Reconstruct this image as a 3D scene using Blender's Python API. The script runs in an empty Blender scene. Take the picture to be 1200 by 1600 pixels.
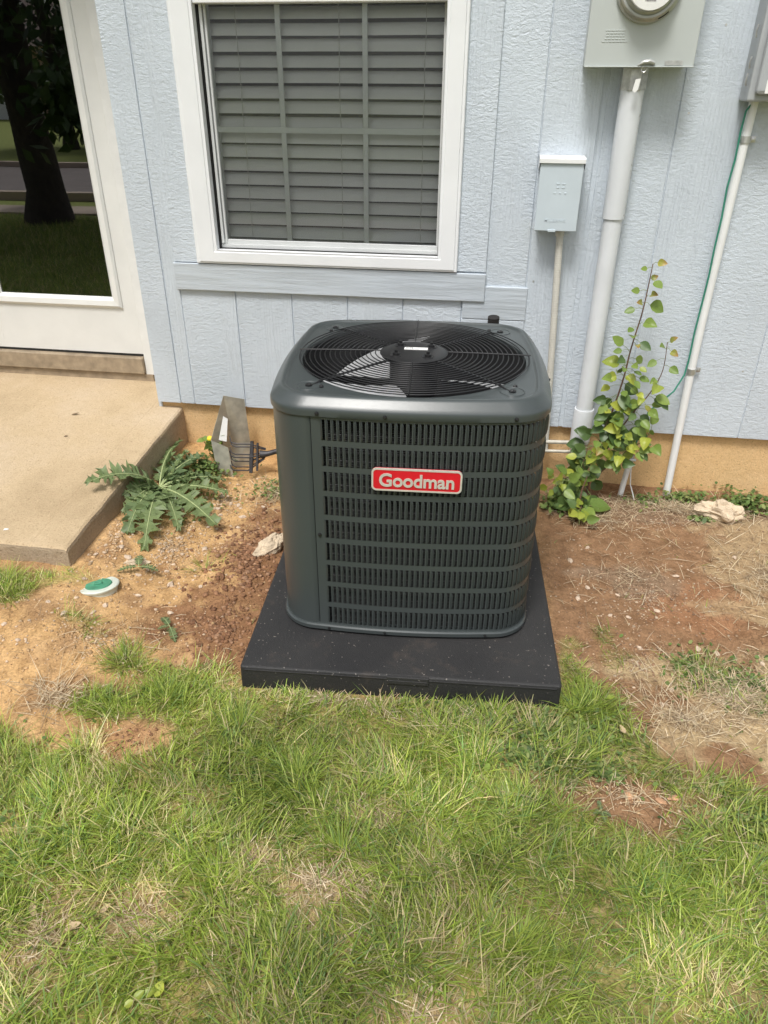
import bpy, bmesh, math, random
import numpy as np
from mathutils import Vector, Matrix, Euler
R = math.radians
PI = math.pi
random.seed(7)
rng = np.random.default_rng(11)

# ------------------------------------------------------------------ camera, sky, sun, exposure
scene = bpy.context.scene
C = scene.collection
cam = bpy.data.cameras.new('camera')
cam.sensor_fit = 'VERTICAL'; cam.sensor_height = 24.0; cam.lens = 17.234
cam.clip_start = 0.02; cam.clip_end = 400
camo = bpy.data.objects.new('camera', cam); C.objects.link(camo)
def cam_matrix(loc, pitch, yaw, roll):
    cy, sy, cp, sp = math.cos(yaw), math.sin(yaw), math.cos(pitch), math.sin(pitch)
    f = Vector((-sy*cp, cy*cp, -sp)); r = Vector((cy, sy, 0)); u = r.cross(f)
    r2 = r*math.cos(roll) + u*math.sin(roll); u2 = u*math.cos(roll) - r*math.sin(roll)
    m = Matrix((r2, u2, -f)).transposed().to_4x4(); m.translation = loc
    return m
camo.matrix_world = cam_matrix((0.2025, -2.9726, 1.5257), 0.52615, 0.14942, 0.00471)
scene.camera = camo

SUN_DIR = Vector((-0.14, -0.46, 0.87)).normalized()
world = bpy.data.worlds.new('World'); scene.world = world; world.use_nodes = True
wn = world.node_tree.nodes; wl = world.node_tree.links
sky = wn.new('ShaderNodeTexSky'); sky.sky_type = 'NISHITA'; sky.sun_disc = False
sky.sun_elevation = math.asin(SUN_DIR.z); sky.sun_rotation = math.atan2(SUN_DIR.x, SUN_DIR.y)
sky.dust_density = 4.0; sky.air_density = 1.0; sky.ozone_density = 1.0
hs = wn.new('ShaderNodeHueSaturation'); hs.inputs['Saturation'].default_value = 0.22
bg = wn['Background']; bg.inputs['Strength'].default_value = 0.13
wl.new(sky.outputs[0], hs.inputs['Color']); wl.new(hs.outputs[0], bg.inputs['Color'])
sun = bpy.data.lights.new('sun', 'SUN'); sun.energy = 2.1; sun.angle = R(14); sun.color = (1.0, 0.972, 0.925)
suno = bpy.data.objects.new('sun', sun); C.objects.link(suno)
suno.rotation_euler = SUN_DIR.to_track_quat('Z', 'Y').to_euler()
vs = scene.view_settings
vs.view_transform = 'Standard'; vs.look = 'None'; vs.gamma = 1.0; vs.exposure = 0.38; vs.use_curve_mapping = False

# ------------------------------------------------------------------ node helpers and materials
def new_mat(name):
    m = bpy.data.materials.new(name); m.use_nodes = True
    nt = m.node_tree; b = nt.nodes['Principled BSDF']
    return m, nt, b
def nd(nt, typ, **kw):
    n = nt.nodes.new(typ)
    for k, v in kw.items():
        if k in n.inputs: n.inputs[k].default_value = v
        else: setattr(n, k, v)
    return n
def coords(nt, scale=(1, 1, 1), kind='Object', rand=False):
    t = nd(nt, 'ShaderNodeTexCoord'); mp = nd(nt, 'ShaderNodeMapping')
    mp.inputs['Scale'].default_value = scale
    nt.links.new(t.outputs[kind], mp.inputs['Vector'])
    if rand:
        oi = nd(nt, 'ShaderNodeObjectInfo'); ml = nd(nt, 'ShaderNodeMath', operation='MULTIPLY'); ml.inputs[1].default_value = 37.0
        nt.links.new(oi.outputs['Random'], ml.inputs[0])
        va = nd(nt, 'ShaderNodeVectorMath', operation='ADD')
        nt.links.new(mp.outputs[0], va.inputs[0]); nt.links.new(ml.outputs[0], va.inputs[1])
        return va.outputs[0]
    return mp.outputs[0]
def noise(nt, vec, scale, detail=3.0, rough=0.55, dist=0.0):
    n = nd(nt, 'ShaderNodeTexNoise'); n.inputs['Scale'].default_value = scale
    n.inputs['Detail'].default_value = detail; n.inputs['Roughness'].default_value = rough; n.inputs['Distortion'].default_value = dist
    nt.links.new(vec, n.inputs['Vector'])
    return n.outputs['Fac']
def ramp(nt, fac, stops):
    r = nd(nt, 'ShaderNodeValToRGB'); e = r.color_ramp.elements
    while len(e) < len(stops): e.new(0.5)
    for i, (p, c) in enumerate(stops):
        e[i].position = p; e[i].color = (c, c, c, 1) if not hasattr(c, '__len__') else (*c, 1)
    nt.links.new(fac, r.inputs['Fac'])
    return r.outputs['Color']
def mix(nt, fac, a, b, blend='MIX'):
    n = nd(nt, 'ShaderNodeMix', data_type='RGBA', blend_type=blend)
    for sock, v in ((n.inputs[0], fac), (n.inputs[6], a), (n.inputs[7], b)):
        if hasattr(v, 'default_value') or hasattr(v, 'is_linked'): nt.links.new(v, sock)
        elif hasattr(v, '__len__'): sock.default_value = (*v, 1)
        else: sock.default_value = v
    return n.outputs[2]
def math_n(nt, op, a, b):
    n = nd(nt, 'ShaderNodeMath', operation=op)
    for i, v in enumerate((a, b)):
        if isinstance(v, (int, float)): n.inputs[i].default_value = v
        else: nt.links.new(v, n.inputs[i])
    return n.outputs[0]
def bump(nt, b, height, dist=0.002, strength=1.0):
    n = nd(nt, 'ShaderNodeBump'); n.inputs['Distance'].default_value = dist; n.inputs['Strength'].default_value = strength
    nt.links.new(height, n.inputs['Height']); nt.links.new(n.outputs[0], b.inputs['Normal'])
def simple(name, col, rough=0.5, metal=0.0, var=0.12, scale=30.0, bmp=0.0, bscale=200.0, spec=0.5, coat=0.0):
    m, nt, b = new_mat(name)
    v = coords(nt, rand=True); f = noise(nt, v, scale, 4.0)
    lo = tuple(c*(1-var) for c in col); hi = tuple(min(1, c*(1+var)) for c in col)
    nt.links.new(ramp(nt, f, [(0.3, lo), (0.7, hi)]), b.inputs['Base Color'])
    b.inputs['Roughness'].default_value = rough; b.inputs['Metallic'].default_value = metal
    b.inputs['Specular IOR Level'].default_value = spec; b.inputs['Coat Weight'].default_value = coat
    if bmp: bump(nt, b, noise(nt, v, bscale, 3.0), bmp)
    return m
def attr_mat(name, rough=0.8, trans=0.0, scale=60.0, var=0.25, bmp=0.0, bscale=300.0, spec=0.3):
    m, nt, b = new_mat(name)
    a = nd(nt, 'ShaderNodeAttribute'); a.attribute_name = 'Col'
    v = coords(nt); f = noise(nt, v, scale, 5.0, 0.65)
    col = mix(nt, 1.0, a.outputs['Color'], ramp(nt, f, [(0.25, 1-var), (0.75, 1+var)]), 'MULTIPLY')
    nt.links.new(col, b.inputs['Base Color']); b.inputs['Roughness'].default_value = rough
    b.inputs['Specular IOR Level'].default_value = spec
    if bmp: bump(nt, b, noise(nt, v, bscale, 4.0, 0.7), bmp)
    if trans:
        tr = nd(nt, 'ShaderNodeBsdfTranslucent'); nt.links.new(col, tr.inputs['Color'])
        mx = nd(nt, 'ShaderNodeMixShader'); mx.inputs[0].default_value = trans
        nt.links.new(b.outputs[0], mx.inputs[1]); nt.links.new(tr.outputs[0], mx.inputs[2])
        nt.links.new(mx.outputs[0], nt.nodes['Material Output'].inputs['Surface'])
    return m
def siding_mat(name, col, horizontal=False):
    m, nt, b = new_mat(name)
    s = (1, 1, 1)
    v = coords(nt, (1, 1, 1), rand=True)
    st = (46, 46, 92) if not horizontal else (30, 34, 75)
    mp = nd(nt, 'ShaderNodeMapping'); mp.inputs['Scale'].default_value = st; nt.links.new(v, mp.inputs['Vector'])
    stip = noise(nt, mp.outputs[0], 1.0, 4.0, 0.6, 0.6)
    mp2 = nd(nt, 'ShaderNodeMapping'); mp2.inputs['Scale'].default_value = (1, 1, 0.10) if not horizontal else (0.10, 1, 1)
    nt.links.new(v, mp2.inputs['Vector'])
    w = nd(nt, 'ShaderNodeTexWave', wave_type='BANDS', bands_direction='X' if not horizontal else 'Z', wave_profile='SAW')
    w.inputs['Scale'].default_value = 24 if not horizontal else 20; w.inputs['Distortion'].default_value = 9.0; w.inputs['Detail'].default_value = 3.0
    w.inputs['Detail Scale'].default_value = 1.3; w.inputs['Detail Roughness'].default_value = 0.6
    nt.links.new(mp2.outputs[0], w.inputs['Vector'])
    mp3 = nd(nt, 'ShaderNodeMapping'); mp3.inputs['Scale'].default_value = (7, 7, 1.6) if not horizontal else (2, 7, 9)
    nt.links.new(v, mp3.inputs['Vector'])
    mask = ramp(nt, noise(nt, mp3.outputs[0], 1.0, 2.0), [(0.50, 0.0), (0.66, 0.55)]) if not horizontal else ramp(nt, noise(nt, mp3.outputs[0], 1.0, 2.0), [(0.3, 0.55), (0.5, 1.0)])
    amp = ramp(nt, noise(nt, v, 4.5, 3.0, 0.6), [(0.30, 0.45), (0.66, 1.0)])
    soft = mix(nt, amp, (0.5, 0.5, 0.5), stip)
    h = mix(nt, mask, soft if not horizontal else stip, w.outputs['Fac'])
    fine = noise(nt, v, 420.0, 2.0)
    h2 = mix(nt, 0.2, h, fine)
    bump(nt, b, h2, 0.0020 if horizontal else 0.0062, 1.0)
    big = noise(nt, v, 3.0, 4.0)
    c1 = ramp(nt, big, [(0.3, tuple(c*0.93 for c in col)), (0.7, tuple(min(1, c*1.04) for c in col))])
    dots = ramp(nt, noise(nt, v, 130.0, 1.0), [(0.0, 0.0), (0.22, 1.0), (0.25, 1.0)])
    relief_tone = ramp(nt, h2, [(0.06, 0.90), (0.22, 1.0)] if horizontal else [(0.15, 0.84), (0.40, 1.0)])  # colour goes darker in the low spots of the relief
    c2 = mix(nt, 1.0, c1, relief_tone, 'MULTIPLY')
    nt.links.new(c2, b.inputs['Base Color'])
    b.inputs['Roughness'].default_value = 0.40; b.inputs['Specular IOR Level'].default_value = 0.55
    return m
def glass_mat(name, tint, refl_ior=1.5, rough=0.0):
    # thin window pane: transparent with Fresnel reflection
    m, nt, b = new_mat(name); nt.nodes.remove(b)
    tr = nd(nt, 'ShaderNodeBsdfTransparent'); tr.inputs['Color'].default_value = (*tint, 1)
    gl = nd(nt, 'ShaderNodeBsdfGlossy'); gl.inputs['Roughness'].default_value = rough; gl.inputs['Color'].default_value = (0.95, 0.97, 1, 1)
    fr = nd(nt, 'ShaderNodeFresnel'); fr.inputs['IOR'].default_value = refl_ior
    if rough == 0.0:
        v = coords(nt); n = nd(nt, 'ShaderNodeBump'); n.inputs['Distance'].default_value = 0.0004
        nt.links.new(noise(nt, v, 2.5, 1.0), n.inputs['Height']); nt.links.new(n.outputs[0], gl.inputs['Normal'])
    mx = nd(nt, 'ShaderNodeMixShader')
    if refl_ior > 1: nt.links.new(fr.outputs[0], mx.inputs[0])
    else: mx.inputs[0].default_value = refl_ior
    nt.links.new(tr.outputs[0], mx.inputs[1]); nt.links.new(gl.outputs[0], mx.inputs[2])
    nt.links.new(mx.outputs[0], nt.nodes['Material Output'].inputs['Surface'])
    return m
def screen_mat(name):
    m, nt, b = new_mat(name)
    v = coords(nt, (1, 1, 1)); f = noise(nt, v, 6.0, 3.0)
    b.inputs['Base Color'].default_value = (0.20, 0.21, 0.21, 1); b.inputs['Roughness'].default_value = 0.8
    tr = nd(nt, 'ShaderNodeBsdfTransparent'); mx = nd(nt, 'ShaderNodeMixShader')
    nt.links.new(ramp(nt, f, [(0.3, 0.10), (0.7, 0.14)]), mx.inputs[0])
    nt.links.new(tr.outputs[0], mx.inputs[1]); nt.links.new(b.outputs[0], mx.inputs[2])
    nt.links.new(mx.outputs[0], nt.nodes['Material Output'].inputs['Surface'])
    return m
def concrete_mat(name, col, dark, edge=False):
    m, nt, b = new_mat(name)
    v = coords(nt)
    big = noise(nt, v, 2.2, 5.0, 0.6); mid = noise(nt, v, 30.0, 4.0, 0.7); fine = noise(nt, v, 150.0, 3.0, 0.75)
    c = ramp(nt, big, [(0.26, tuple(x*k for x, k in zip(col, (0.72, 0.70, 0.66)))), (0.48, col), (0.74, tuple(min(1, x*k) for x, k in zip(col, (1.08, 1.13, 1.28))))])
    c = mix(nt, ramp(nt, mid, [(0.30, 0.0), (0.62, 0.35)]), c, dark)
    sp = ramp(nt, fine, [(0.28, (0.50, 0.45, 0.40)), (0.42, (0.96, 0.95, 0.94)), (0.58, (1, 1, 1)), (0.72, (1.16, 1.15, 1.12))])
    c = mix(nt, 1.0, c, sp, 'MULTIPLY')
    nt.links.new(c, b.inputs['Base Color']); b.inputs['Roughness'].default_value = 0.9
    h = mix(nt, 0.5, fine, mid)
    bump(nt, b, h, 0.009 if edge else 0.0055)
    return m
def ground_mat():
    m, nt, b = new_mat('soil')
    a = nd(nt, 'ShaderNodeAttribute'); a.attribute_name = 'Col'
    v = coords(nt)
    n1 = noise(nt, v, 22.0, 6.0, 0.65); n2 = noise(nt, v, 150.0, 4.0, 0.7)
    vo = nd(nt, 'ShaderNodeTexVoronoi', feature='DISTANCE_TO_EDGE'); vo.inputs['Scale'].default_value = 26.0
    vw = nd(nt, 'ShaderNodeVectorMath', operation='ADD'); nt.links.new(v, vw.inputs[0])
    nz = nd(nt, 'ShaderNodeTexNoise'); nz.inputs['Scale'].default_value = 14.0; nt.links.new(v, nz.inputs['Vector'])
    sc = nd(nt, 'ShaderNodeVectorMath', operation='SCALE'); sc.inputs['Scale'].default_value = 0.08; nt.links.new(nz.outputs['Color'], sc.inputs[0])
    nt.links.new(sc.outputs[0], vw.inputs[1]); nt.links.new(vw.outputs[0], vo.inputs['Vector'])
    crack = ramp(nt, vo.outputs['Distance'], [(0.0, 0.0), (0.05, 1.0)])
    cm = ramp(nt, noise(nt, v, 5.0, 2.0), [(0.48, 1.0), (0.6, 0.0)])
    crack2 = mix(nt, cm, crack, (1, 1, 1))
    col = mix(nt, 1.0, a.outputs['Color'], ramp(nt, n1, [(0.25, (0.58, 0.53, 0.48)), (0.52, (1, 1, 1)), (0.78, (1.28, 1.30, 1.32))]), 'MULTIPLY')
    col = mix(nt, 1.0, col, ramp(nt, n2, [(0.25, 0.55), (0.5, 1.0), (0.78, 1.42)]), 'MULTIPLY')
    nt.links.new(col, b.inputs['Base Color']); b.inputs['Roughness'].default_value = 0.95; b.inputs['Specular IOR Level'].default_value = 0.15
    h = mix(nt, 0.45, n1, n2); h = mix(nt, 0.25, h, crack2)
    bump(nt, b, h, 0.008)
    return m

M = {}
BLUE = (0.570, 0.628, 0.688)
M['siding'] = siding_mat('blue_grey_siding_paint', BLUE)
M['trim'] = siding_mat('blue_grey_trim_paint', BLUE, True)
M['vinyl'] = simple('white_vinyl', (0.79, 0.805, 0.82), 0.38, var=0.03, scale=6)
M['sash'] = simple('grey_white_sash', (0.70, 0.715, 0.71), 0.45, var=0.04, scale=8)
M['gasket'] = simple('black_gasket', (0.02, 0.02, 0.02), 0.6)
M['door_paint'] = simple('cream_door_paint', (0.735, 0.738, 0.718), 0.42, var=0.035, scale=9, bmp=0.0004, bscale=40)
M['door_trim'] = simple('cream_wood_trim', (0.745, 0.748, 0.73), 0.5, var=0.05, scale=14, bmp=0.0006, bscale=90)
M['threshold'] = simple('worn_brown_threshold', (0.33, 0.26, 0.18), 0.55, var=0.25, scale=22, bmp=0.001)
M['slat'] = simple('white_blind_slat', (0.83, 0.83, 0.81), 0.5, var=0.03, scale=5)
M['cord'] = simple('blind_cord', (0.55, 0.54, 0.50), 0.8)
M['pane'] = glass_mat('window_glass', (0.93, 0.95, 0.94))
M['dome'] = glass_mat('clear_meter_dome', (0.99, 0.99, 0.985), 0.05)
M['door_glass'] = glass_mat('door_glass', (0.55, 0.58, 0.58), 3.0)
M['screen'] = screen_mat('insect_screen')
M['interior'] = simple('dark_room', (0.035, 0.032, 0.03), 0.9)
M['foundation'] = concrete_mat('tan_foundation_concrete', (0.70, 0.475, 0.235), (0.60, 0.375, 0.165))
M['slab'] = concrete_mat('tan_exposed_concrete', (0.545, 0.42, 0.265), (0.45, 0.33, 0.20))
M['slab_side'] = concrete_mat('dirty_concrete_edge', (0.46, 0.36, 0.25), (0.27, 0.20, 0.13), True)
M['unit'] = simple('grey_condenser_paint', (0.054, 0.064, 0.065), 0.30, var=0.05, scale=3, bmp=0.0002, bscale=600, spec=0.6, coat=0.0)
M['unit_shaded'] = simple('shaded_condenser_paint', (0.032, 0.039, 0.039), 0.36, var=0.05, scale=3, bmp=0.00025, bscale=600)  # condenser paint darkened so the louver slots read as deeper shade
M['coil'] = None
M['black_wire'] = simple('black_coated_wire', (0.012, 0.012, 0.013), 0.38, var=0.1)
M['black_plate'] = simple('black_motor_plate', (0.014, 0.014, 0.015), 0.42, var=0.1, spec=0.5)
M['inside_black'] = simple('black_inside', (0.010, 0.010, 0.011), 0.8)
M['aluminium'] = simple('brushed_aluminium', (0.66, 0.67, 0.68), 0.40, 0.35, var=0.08, scale=40)
M['red'] = simple('red_badge', (0.62, 0.008, 0.022), 0.32, var=0.05, coat=0.4)
M['silver'] = simple('silver_badge_edge', (0.62, 0.59, 0.53), 0.35, 0.2, var=0.06)
M['sticker'] = simple('white_sticker', (0.82, 0.82, 0.80), 0.5, var=0.02)
M['ink'] = simple('grey_ink', (0.18, 0.18, 0.19), 0.7)
M['pvc'] = simple('painted_pvc', (0.66, 0.685, 0.71), 0.42, var=0.05, scale=7, bmp=0.0006, bscale=60)
M['pvc_white'] = simple('white_pvc', (0.78, 0.79, 0.79), 0.36, var=0.04, scale=9)
M['line'] = simple('dirty_painted_pipe', (0.50, 0.47, 0.40), 0.5, var=0.2, scale=30)
M['whip'] = simple('beige_flexible_conduit', (0.56, 0.545, 0.49), 0.5, var=0.08, scale=14)
M['box'] = simple('grey_green_meter_paint', (0.47, 0.502, 0.490), 0.36, var=0.04, scale=5, spec=0.5)
M['disc'] = simple('pale_blue_box_paint', (0.53, 0.60, 0.65), 0.42, var=0.04, scale=8)
M['cable'] = simple('grey_cable_box', (0.40, 0.42, 0.435), 0.4, var=0.05, scale=8)
M['galv'] = simple('galvanised_steel', (0.55, 0.55, 0.54), 0.42, 0.75, var=0.22, scale=55)
M['flash'] = simple('dull_sheet_steel', (0.47, 0.455, 0.385), 0.40, 0.30, var=0.28, scale=18, bmp=0.0006, bscale=45)
M['meter_ring'] = simple('meter_ring_metal', (0.44, 0.45, 0.43), 0.30, 0.35, var=0.1)
M['green_wire'] = simple('green_wire', (0.03, 0.22, 0.15), 0.5)
M['copper'] = simple('black_foam_pipe', (0.018, 0.016, 0.016), 0.85, bmp=0.001, bscale=120)
M['rake'] = simple('dark_rake_metal', (0.055, 0.052, 0.055), 0.5, 0.4, var=0.3, scale=60)
M['cap_white'] = simple('weathered_white_plastic', (0.62, 0.66, 0.58), 0.55, var=0.16, scale=28)
M['cap_green'] = simple('green_plastic', (0.075, 0.30, 0.18), 0.5, var=0.3, scale=22)
M['limestone'] = simple('pale_limestone', (0.57, 0.46, 0.33), 0.95, var=0.22, scale=22, bmp=0.008, bscale=55)
M['chip'] = simple('pale_stone_chip', (0.56, 0.44, 0.33), 0.9, var=0.22, scale=40, bmp=0.002, bscale=150)
M['brick_chip'] = simple('orange_brick_chip', (0.52, 0.30, 0.17), 0.9, var=0.2, scale=60, bmp=0.002, bscale=150)
M['soil'] = ground_mat()
M['grass'] = attr_mat('grass_blades', 0.5, 0.35, 40.0, 0.12)
M['straw'] = attr_mat('dry_straw', 0.75, 0.15, 80.0, 0.15)
M['pebbles'] = attr_mat('soil_pebbles', 0.95, 0.0, 180.0, 0.22, 0.002, 400.0)
def leaf_mat(name, col, tip=None, rough=0.42):
    m, nt, b = new_mat(name)
    v = coords(nt, rand=True); f = noise(nt, v, 35.0, 4.0)
    c = ramp(nt, f, [(0.3, tuple(x*0.78 for x in col)), (0.7, tuple(x*1.2 for x in col))])
    oi = nd(nt, 'ShaderNodeObjectInfo')
    c = mix(nt, 1.0, c, ramp(nt, oi.outputs['Random'], [(0.0, (0.80, 0.84, 0.8)), (1.0, (1.22, 1.15, 1.0))]), 'MULTIPLY')
    if tip:
        tc = nd(nt, 'ShaderNodeTexCoord'); sx = nd(nt, 'ShaderNodeSeparateXYZ'); nt.links.new(tc.outputs['Generated'], sx.inputs[0])
        c = mix(nt, ramp(nt, sx.outputs['X'], [(0.45, 0.0), (0.95, 0.8)]), c, tip)
    nt.links.new(c, b.inputs['Base Color']); b.inputs['Roughness'].default_value = rough
    tr = nd(nt, 'ShaderNodeBsdfTranslucent'); nt.links.new(c, tr.inputs['Color'])
    mx = nd(nt, 'ShaderNodeMixShader'); mx.inputs[0].default_value = 0.32
    nt.links.new(b.outputs[0], mx.inputs[1]); nt.links.new(tr.outputs[0], mx.inputs[2])
    nt.links.new(mx.outputs[0], nt.nodes['Material Output'].inputs['Surface'])
    return m
M['leaf_dark'] = leaf_mat('dark_green_leaf', (0.100, 0.170, 0.055))
M['leaf_mid'] = leaf_mat('mid_green_leaf', (0.205, 0.30, 0.070))
M['leaf_lime'] = leaf_mat('lime_green_leaf', (0.36, 0.42, 0.07))
M['leaf_young'] = leaf_mat('young_leaf', (0.32, 0.33, 0.08), (0.42, 0.20, 0.07))
M['thistle'] = leaf_mat('thistle_leaf', (0.180, 0.250, 0.115), None, 0.5)
M['thistle_rib'] = simple('pale_midrib', (0.40, 0.46, 0.22), 0.5)
M['stem'] = simple('brown_red_stem', (0.14, 0.075, 0.05), 0.6)
M['green_stem'] = simple('green_stem', (0.20, 0.26, 0.08), 0.5)
M['yellow'] = simple('yellow_petal', (0.80, 0.58, 0.02), 0.6)
M['bark'] = simple('dark_bark', (0.055, 0.045, 0.037), 0.95, var=0.4, scale=14, bmp=0.02, bscale=25)
M['tree_leaf'] = leaf_mat('tree_leaf', (0.045, 0.085, 0.025))
M['asphalt'] = simple('asphalt', (0.16, 0.135, 0.125), 0.9, var=0.12, scale=3, bmp=0.003, bscale=200)
M['walk'] = simple('sidewalk_concrete', (0.42, 0.34, 0.27), 0.9, var=0.1, scale=3)
M['tan_wall'] = simple('tan_stucco', (0.40, 0.27, 0.20), 0.9)
M['roofing'] = simple('brown_shingle', (0.12, 0.085, 0.07), 0.9, var=0.2)
M['pad'] = None
def pad_mat():
    m, nt, b = new_mat('black_pad_plastic')
    v = coords(nt)
    f = noise(nt, v, 4.0, 5.0, 0.6); g = noise(nt, v, 340.0, 2.0)
    c = ramp(nt, f, [(0.35, (0.018, 0.018, 0.019)), (0.7, (0.030, 0.029, 0.029))])
    dust = ramp(nt, noise(nt, v, 9.0, 7.0, 0.75), [(0.56, 0.0), (0.85, 0.4)])
    c = mix(nt, dust, c, (0.16, 0.12, 0.09))
    c = mix(nt, ramp(nt, noise(nt, v, 120.0, 1.0), [(0.72, 0.0), (0.76, 0.6)]), c, (0.3, 0.27, 0.24))
    nt.links.new(c, b.inputs['Base Color']); b.inputs['Roughness'].default_value = 0.62
    bump(nt, b, g, 0.0016)
    return m
M['pad'] = pad_mat()
def coil_mat():
    m, nt, b = new_mat('dark_coil_fins')
    v = coords(nt)
    w = nd(nt, 'ShaderNodeTexWave', wave_type='BANDS', bands_direction='Z'); w.inputs['Scale'].default_value = 58.0
    nt.links.new(v, w.inputs['Vector'])
    nt.links.new(ramp(nt, w.outputs['Fac'], [(0.3, (0.006, 0.0065, 0.0065)), (0.9, (0.026, 0.029, 0.029))]), b.inputs['Base Color'])
    b.inputs['Roughness'].default_value = 0.55
    bump(nt, b, w.outputs['Fac'], 0.004)
    return m
M['coil'] = coil_mat()

# ------------------------------------------------------------------ mesh helpers
OFF = {}
class MB:
    def __init__(self): self.v = []; self.f = []; self.sm = []
    def add(self, vs, fs, smooth=False):
        o = len(self.v); self.v += [tuple(p) for p in vs]; self.f += [tuple(i+o for i in f) for f in fs]; self.sm += [smooth]*len(fs); return self
    def box(self, x0, x1, y0, y1, z0, z1, bevel=0.0, mat=None):
        bm = bmesh.new(); bmesh.ops.create_cube(bm, size=1.0)
        for v in bm.verts: v.co = Vector(((x0+x1)/2 + v.co.x*(x1-x0), (y0+y1)/2 + v.co.y*(y1-y0), (z0+z1)/2 + v.co.z*(z1-z0)))
        if bevel > 0: bmesh.ops.bevel(bm, geom=bm.edges[:], offset=bevel, segments=2, affect='EDGES', profile=0.5)
        return self.bm(bm, mat)
    def bm(self, bm, mat=None, smooth=False):
        bm.verts.ensure_lookup_table()
        for i, v in enumerate(bm.verts): v.index = i
        vs = [(mat @ v.co) if mat else v.co for v in bm.verts]
        self.add(vs, [[v.index for v in f.verts] for f in bm.faces], smooth); bm.free(); return self
    def tube(self, pts, r, n=10, cap=True, smooth=True):
        pts = [Vector(p) for p in pts]; rs = r if hasattr(r, '__len__') else [r]*len(pts)
        vs = []; fs = []; up = None
        for i, p in enumerate(pts):
            t = (pts[min(i+1, len(pts)-1)] - pts[max(i-1, 0)]).normalized()
            if up is None: up = Vector((0, 0, 1)) if abs(t.z) < 0.9 else Vector((1, 0, 0))
            a = t.cross(up).normalized(); b = a.cross(t).normalized(); up = b
            for k in range(n):
                th = 2*PI*k/n; vs.append(p + (a*math.cos(th) + b*math.sin(th))*rs[i])
        for i in range(len(pts)-1):
            for k in range(n): fs.append((i*n+k, i*n+(k+1) % n, (i+1)*n+(k+1) % n, (i+1)*n+k))
        self.add(vs, fs, smooth)
        if cap:
            self.add(vs[:n][::-1], [tuple(range(n))]); self.add(vs[-n:], [tuple(range(n))])
        return self
    def lathe(self, prof, n=32, mat=None, smooth=True):
        # prof: (radius, height) about local z
        vs = []; fs = []
        for r, z in prof:
            for k in range(n):
                p = Vector((r*math.cos(2*PI*k/n), r*math.sin(2*PI*k/n), z)); vs.append(mat @ p if mat else p)
        for i in range(len(prof)-1):
            for k in range(n): fs.append((i*n+k, i*n+(k+1) % n, (i+1)*n+(k+1) % n, (i+1)*n+k))
        return self.add(vs, fs, smooth)
    def prism(self, poly, y0, y1):
        # poly: (x, z) outline extruded along y
        n = len(poly); vs = [(x, y0, z) for x, z in poly] + [(x, y1, z) for x, z in poly]
        fs = [tuple(range(n))[::-1], tuple(range(n, 2*n))] + [(i, (i+1) % n, n+(i+1) % n, n+i) for i in range(n)]
        return self.add(vs, fs)
    def mesh(self, name, off=(0, 0, 0)):
        me = bpy.data.meshes.new(name)
        me.from_pydata([(p[0]-off[0], p[1]-off[1], p[2]-off[2]) for p in self.v], [], self.f)
        me.polygons.foreach_set('use_smooth', self.sm); me.update()
        if any(self.sm): me.set_sharp_from_angle(angle=R(38))
        return me
def mk(name, mb, mat, parent=None, mat_world=None):
    off = OFF.get(parent.name, Vector()) if parent else Vector()
    me = mb if isinstance(mb, bpy.types.Mesh) else mb.mesh(name, off)
    if mat and not len(me.materials): me.materials.append(mat)
    o = bpy.data.objects.new(name, me); C.objects.link(o)
    if parent: o.parent = parent; OFF[o.name] = off
    if mat_world: o.matrix_local = mat_world
    return o
def fix_normals(o):
    bm = bmesh.new(); bm.from_mesh(o.data); bmesh.ops.recalc_face_normals(bm, faces=bm.faces[:]); bm.to_mesh(o.data); bm.free(); return o
def thing(name, loc, label, cat, group=None, rz=0.0, local=False):
    e = bpy.data.objects.new(name, None); C.objects.link(e); e.location = loc; e.rotation_euler = (0, 0, rz); e.empty_display_size = 0.1
    OFF[e.name] = Vector() if local else Vector(loc)
    return tag(e, label, cat, group)
def tag(o, label, cat, group=None):
    o['label'] = label; o['category'] = cat
    if group: o['group'] = group
    return o
def struct(o): o['kind'] = 'structure'; return o
def stuff(o): o['kind'] = 'stuff'; return o
def np_mesh(name, V, T, col=None, mat=None, smooth=False):
    me = bpy.data.meshes.new(name); V = np.asarray(V, np.float32); T = np.asarray(T, np.int32)
    k = T.shape[1]
    me.vertices.add(len(V)); me.vertices.foreach_set('co', V.ravel())
    me.loops.add(T.size); me.loops.foreach_set('vertex_index', T.ravel())
    me.polygons.add(len(T)); me.polygons.foreach_set('loop_start', np.arange(0, T.size, k, dtype=np.int32))
    me.polygons.foreach_set('loop_total', np.full(len(T), k, np.int32))
    if smooth: me.polygons.foreach_set('use_smooth', np.ones(len(T), bool))
    me.update(calc_edges=True)
    if col is not None:
        a = me.color_attributes.new('Col', 'FLOAT_COLOR', 'POINT')
        a.data.foreach_set('color', np.c_[col, np.ones(len(col))].astype(np.float32).ravel())
    if mat: me.materials.append(mat)
    return me
def text_mesh(body, size, extrude=0.001, offset=0.0, space=1.0):
    cu = bpy.data.curves.new('lettering', 'FONT'); cu.body = body; cu.size = size; cu.extrude = extrude; cu.offset = offset
    cu.align_x = 'CENTER'; cu.align_y = 'CENTER'; cu.space_character = space; cu.resolution_u = 4
    o = bpy.data.objects.new('lettering_tmp', cu); C.objects.link(o)
    me = bpy.data.meshes.new_from_object(o.evaluated_get(bpy.context.evaluated_depsgraph_get()))
    bpy.data.objects.remove(o); bpy.data.curves.remove(cu); me.name = 'lettering'; me.materials.clear()
    return me

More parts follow.
